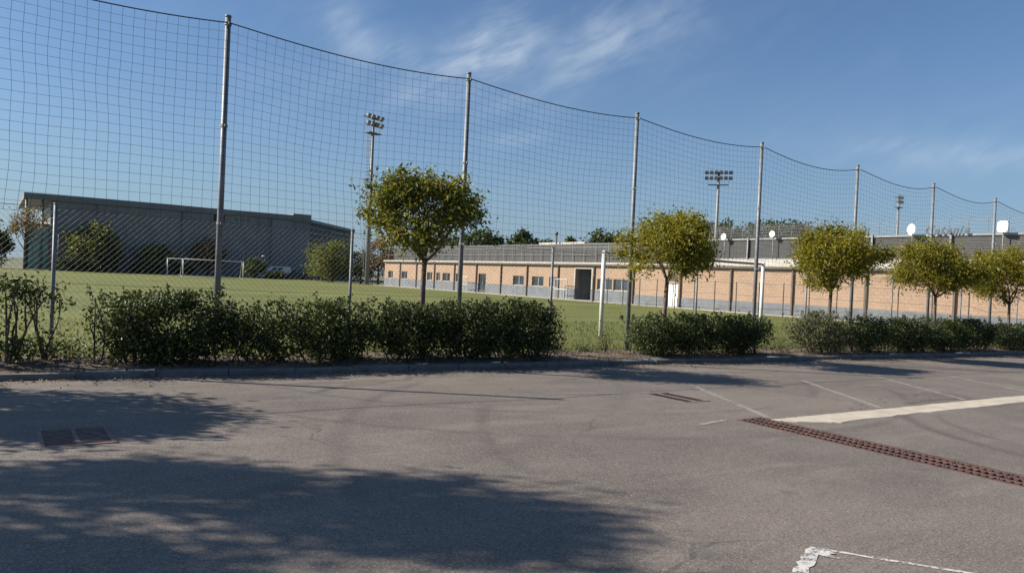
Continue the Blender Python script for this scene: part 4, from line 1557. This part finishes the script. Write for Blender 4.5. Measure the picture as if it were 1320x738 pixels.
for xd in (12.5, 24.0, 37.5):
    MB().tube([(xd, HY - .12, 0), (xd, HY - .12, 9.6)], .07, 6).build('downpipe', M['fascia'], hall, smooth=True)
for h in holes:
    f = MB()
    f.box(h[0], h[1], HY + .14, HY + .2, h[2], h[3])
    o = f.build('window', M['interior'] if h is holes[0] else M['glass'], hall)
    fr = MB()
    fr.box(h[0], h[1], HY + .06, HY + .138, h[2], h[2] + .09).box(h[0], h[1], HY + .06, HY + .138, h[3] - .09, h[3])
    for q in np.linspace(h[0], h[1] - .09, 4):
        fr.box(q, q + .09, HY + .07, HY + .137, h[2] + .09, h[3] - .09)
    fr.build('frame', M['dark_steel'] if h is holes[0] else M['frame'], o)
MB().box(x_w, x_w + .4, HY + .41, HY + 26, -.2, 9.6).build('side_wall', M['cladding'], hall)
MB().box(x_r - .4, x_r, HY + .41, HY + 8, -.2, 9.6).build('side_wall', M['cladding'], hall)
MB().box(x_l, x_r, HY - .25, HY + 26, 9.625, zt).build('roof', M['fascia'], hall)
MB().box(x_r - 3.0, x_r + .02, HY - .30, HY + 5, 9.5, zt + .28).build('roof_corner', M['cladding'], hall)
for xx_ in (x_l + .35, x_w - .95):
    MB().tube([(xx_, HY + .3, -.1), (xx_, HY + .3, 9.63)], .16, 8).build('column', M['galv_far'], hall, smooth=True)
MB().box(x_l + .2, x_w - .01, HY + .8, HY + 1.1, 5.95, 6.35).build('lobby_roof', M['dark_steel'], hall)
for i in range(3):
    for j in range(3):
        wv = (x_w - x_l - .4) / 3
        a = x_l + .3 + i * wv
        o = MB().box(a + .05, a + wv - .05, HY + .9, HY + .94, j * 1.98 + .08, j * 1.98 + 1.9).build('pane', M['teal_glass'], hall)
MB().box(x_l + .3, x_w, HY + .96, HY + 1.05, 0, 5.94).build('lobby_frame', M['frame'], hall)
# rear wing at an angle
A = np.array([46.2, 130.0])
B = np.array([63.2, 150.6])
dn = np.array([-(B - A)[1], (B - A)[0]])
dn = dn / np.linalg.norm(dn) * 18
poly = [(*A, -.2), (*B, -.2), (*(B + dn), -.2), (*(A + dn), -.2)]
MB().prism(poly, (0, 0, 10.1)).build('rear_wing', M['cladding_dark'], hall)
dd_ = (B - A) / np.linalg.norm(B - A)
nn_ = -dn / 18
for k in range(9):
    zl = 1.0 + k * 1.0
    pA, pB = A + nn_ * .02, B + nn_ * .02
    MB().prism([(*pA, zl), (*pB, zl), (*(pB + nn_ * .16), zl), (*(pA + nn_ * .16), zl)], (0, 0, .22)).build('louvre', M['fascia'], hall)
A2, B2 = A + nn_ * .35 - dd_ * .3, B + nn_ * .35 + dd_ * .3
MB().prism([(*A2, 9.905), (*B2, 9.905), (*(B2 + dn), 9.905), (*(A2 + dn), 9.905)], (0, 0, .55)).build('wing_roof', M['fascia'], hall)

# far end: tall thin fence posts, lamp, parked vehicles
ff = thing('far_end_fence', (24, 119.2, 0), 'thin tall posts and wires of the fence along the far end of the pitch', 'fence')
FX = [1.4, 7.7, 14.0, 18.9, 23.4, 28.0, 32.2, 34.6, 38.9, 43.2]
for x in FX:
    MB().tube([(x, 119.1, -.1), (x, 119.1, 4.9)], .05, 6).build('post', M['galv_far'], ff, smooth=True)
for zz in (1.2, 2.4):
    MB().tube([(FX[0], 119.1, zz), (FX[-1], 119.1, zz)], .012, 4).build('wire', M['galv_far'], ff)
lp = thing('street_lamp', (34.3, 114.8, 0), 'small white headed lamp post right of the far goal', 'street lamp')
MB().tube([(34.3, 114.8, 0), (34.3, 114.8, 3.2), (34.2, 114.8, 3.35)], .05, 6).build('pole', M['galv_far'], lp)
MB().lathe((34.0, 114.8, 3.32), [(.001, .12), (.2, .08), (.26, 0), (.2, -.06), (.001, -.08)], sides=12).build('lamp_head', M['dish'], lp, smooth=True)


def vehicle(name, loc, label, cat, paint, L, Wd, prof, glass_poly, wheel_r):
    """profile in (u along length, z); extruded across the width"""
    x, y_, z = loc
    t = thing(name, loc, label, cat)
    n = len(prof)
    v = []
    for s, ins in ((-1, 1), (1, 1)):
        for (u, h) in prof:
            k = Wd / 2 * (1 - .13 * max(0, (h - .95)) / .6)
            v.append((x + u, y_ + s * k, z + h))
    q = [(i, (i + 1) % n, n + (i + 1) % n, n + i) for i in range(n)]
    tr = [(0, i + 1, i) for i in range(1, n - 1)] + [(n, n + i, n + i + 1) for i in range(1, n - 1)]
    MB().add(v, q, tr).build('body', M[paint], t)
    for gp in glass_poly:
        for s in (-1, 1):
            vv_ = [(x + u, y_ + s * (Wd / 2 * (1 - .13 * max(0, (h - .95)) / .6) + .006), z + h) for u, h in gp]
            MB().add(vv_, [(0, 1, 2, 3)] if len(gp) == 4 else None, [(0, 1, 2)] if len(gp) == 3 else None).build('side_window', M['glass'], t)
    for u in (-L * .31, L * .31):
        for s in (-1, 1):
            w_ = MB().lathe((x + u, y_ + s * (Wd / 2 - .12), z + wheel_r), [(.001, -.1), (wheel_r, -.1), (wheel_r, .1), (.001, .1)], (0, s, 0), 16).build('wheel', M['tyre'], t, smooth=False)
            MB().lathe((x + u, y_ + s * (Wd / 2 - .015), z + wheel_r), [(wheel_r * .62, 0), (wheel_r * .5, .012), (.001, .012)], (0, s, 0), 12).build('rim', M['rim'], w_)
    for s in (-1, 1):
        MB().box(x + L / 2 - .02, x + L / 2 + .02, y_ + s * Wd * .36 - .15, y_ + s * Wd * .36 + .15, z + .68, z + .85).build('tail_light', M['tail'], t)
        MB().box(x - L / 2 - .02, x - L / 2 + .02, y_ + s * Wd * .36 - .17, y_ + s * Wd * .36 + .17, z + .62, z + .78).build('headlight', M['lamp_glass'], t)


vehicle('parked_car', (39.6, 115.6, 0), 'dark parked hatchback beyond the far end of the pitch', 'car', 'car_dark', 4.1, 1.75,
        [(-2.05, .28), (2.05, .28), (2.07, .85), (1.75, 1.0), (1.45, 1.42), (.4, 1.5), (-.35, 1.42), (-.95, .98), (-1.85, .82), (-2.08, .6)],
        [[(1.35, 1.05), (.45, 1.05), (.45, 1.40), (1.2, 1.36)], [(.38, 1.05), (-.72, 1.03), (-.3, 1.35), (.38, 1.40)]], .31)
vehicle('parked_van', (36.4, 116.4, 0), 'white parked van beside the dark hatchback beyond the far end', 'van', 'van_white', 4.4, 1.8,
        [(-2.2, .3), (2.2, .3), (2.2, 1.75), (2.0, 1.9), (-.5, 1.9), (-1.1, 1.25), (-2.05, 1.05), (-2.22, .7)],
        [[(-.05, 1.25), (-.95, 1.25), (-.5, 1.75), (-.05, 1.75)], [(.85, 1.3), (.1, 1.3), (.1, 1.75), (.85, 1.75)]], .33)
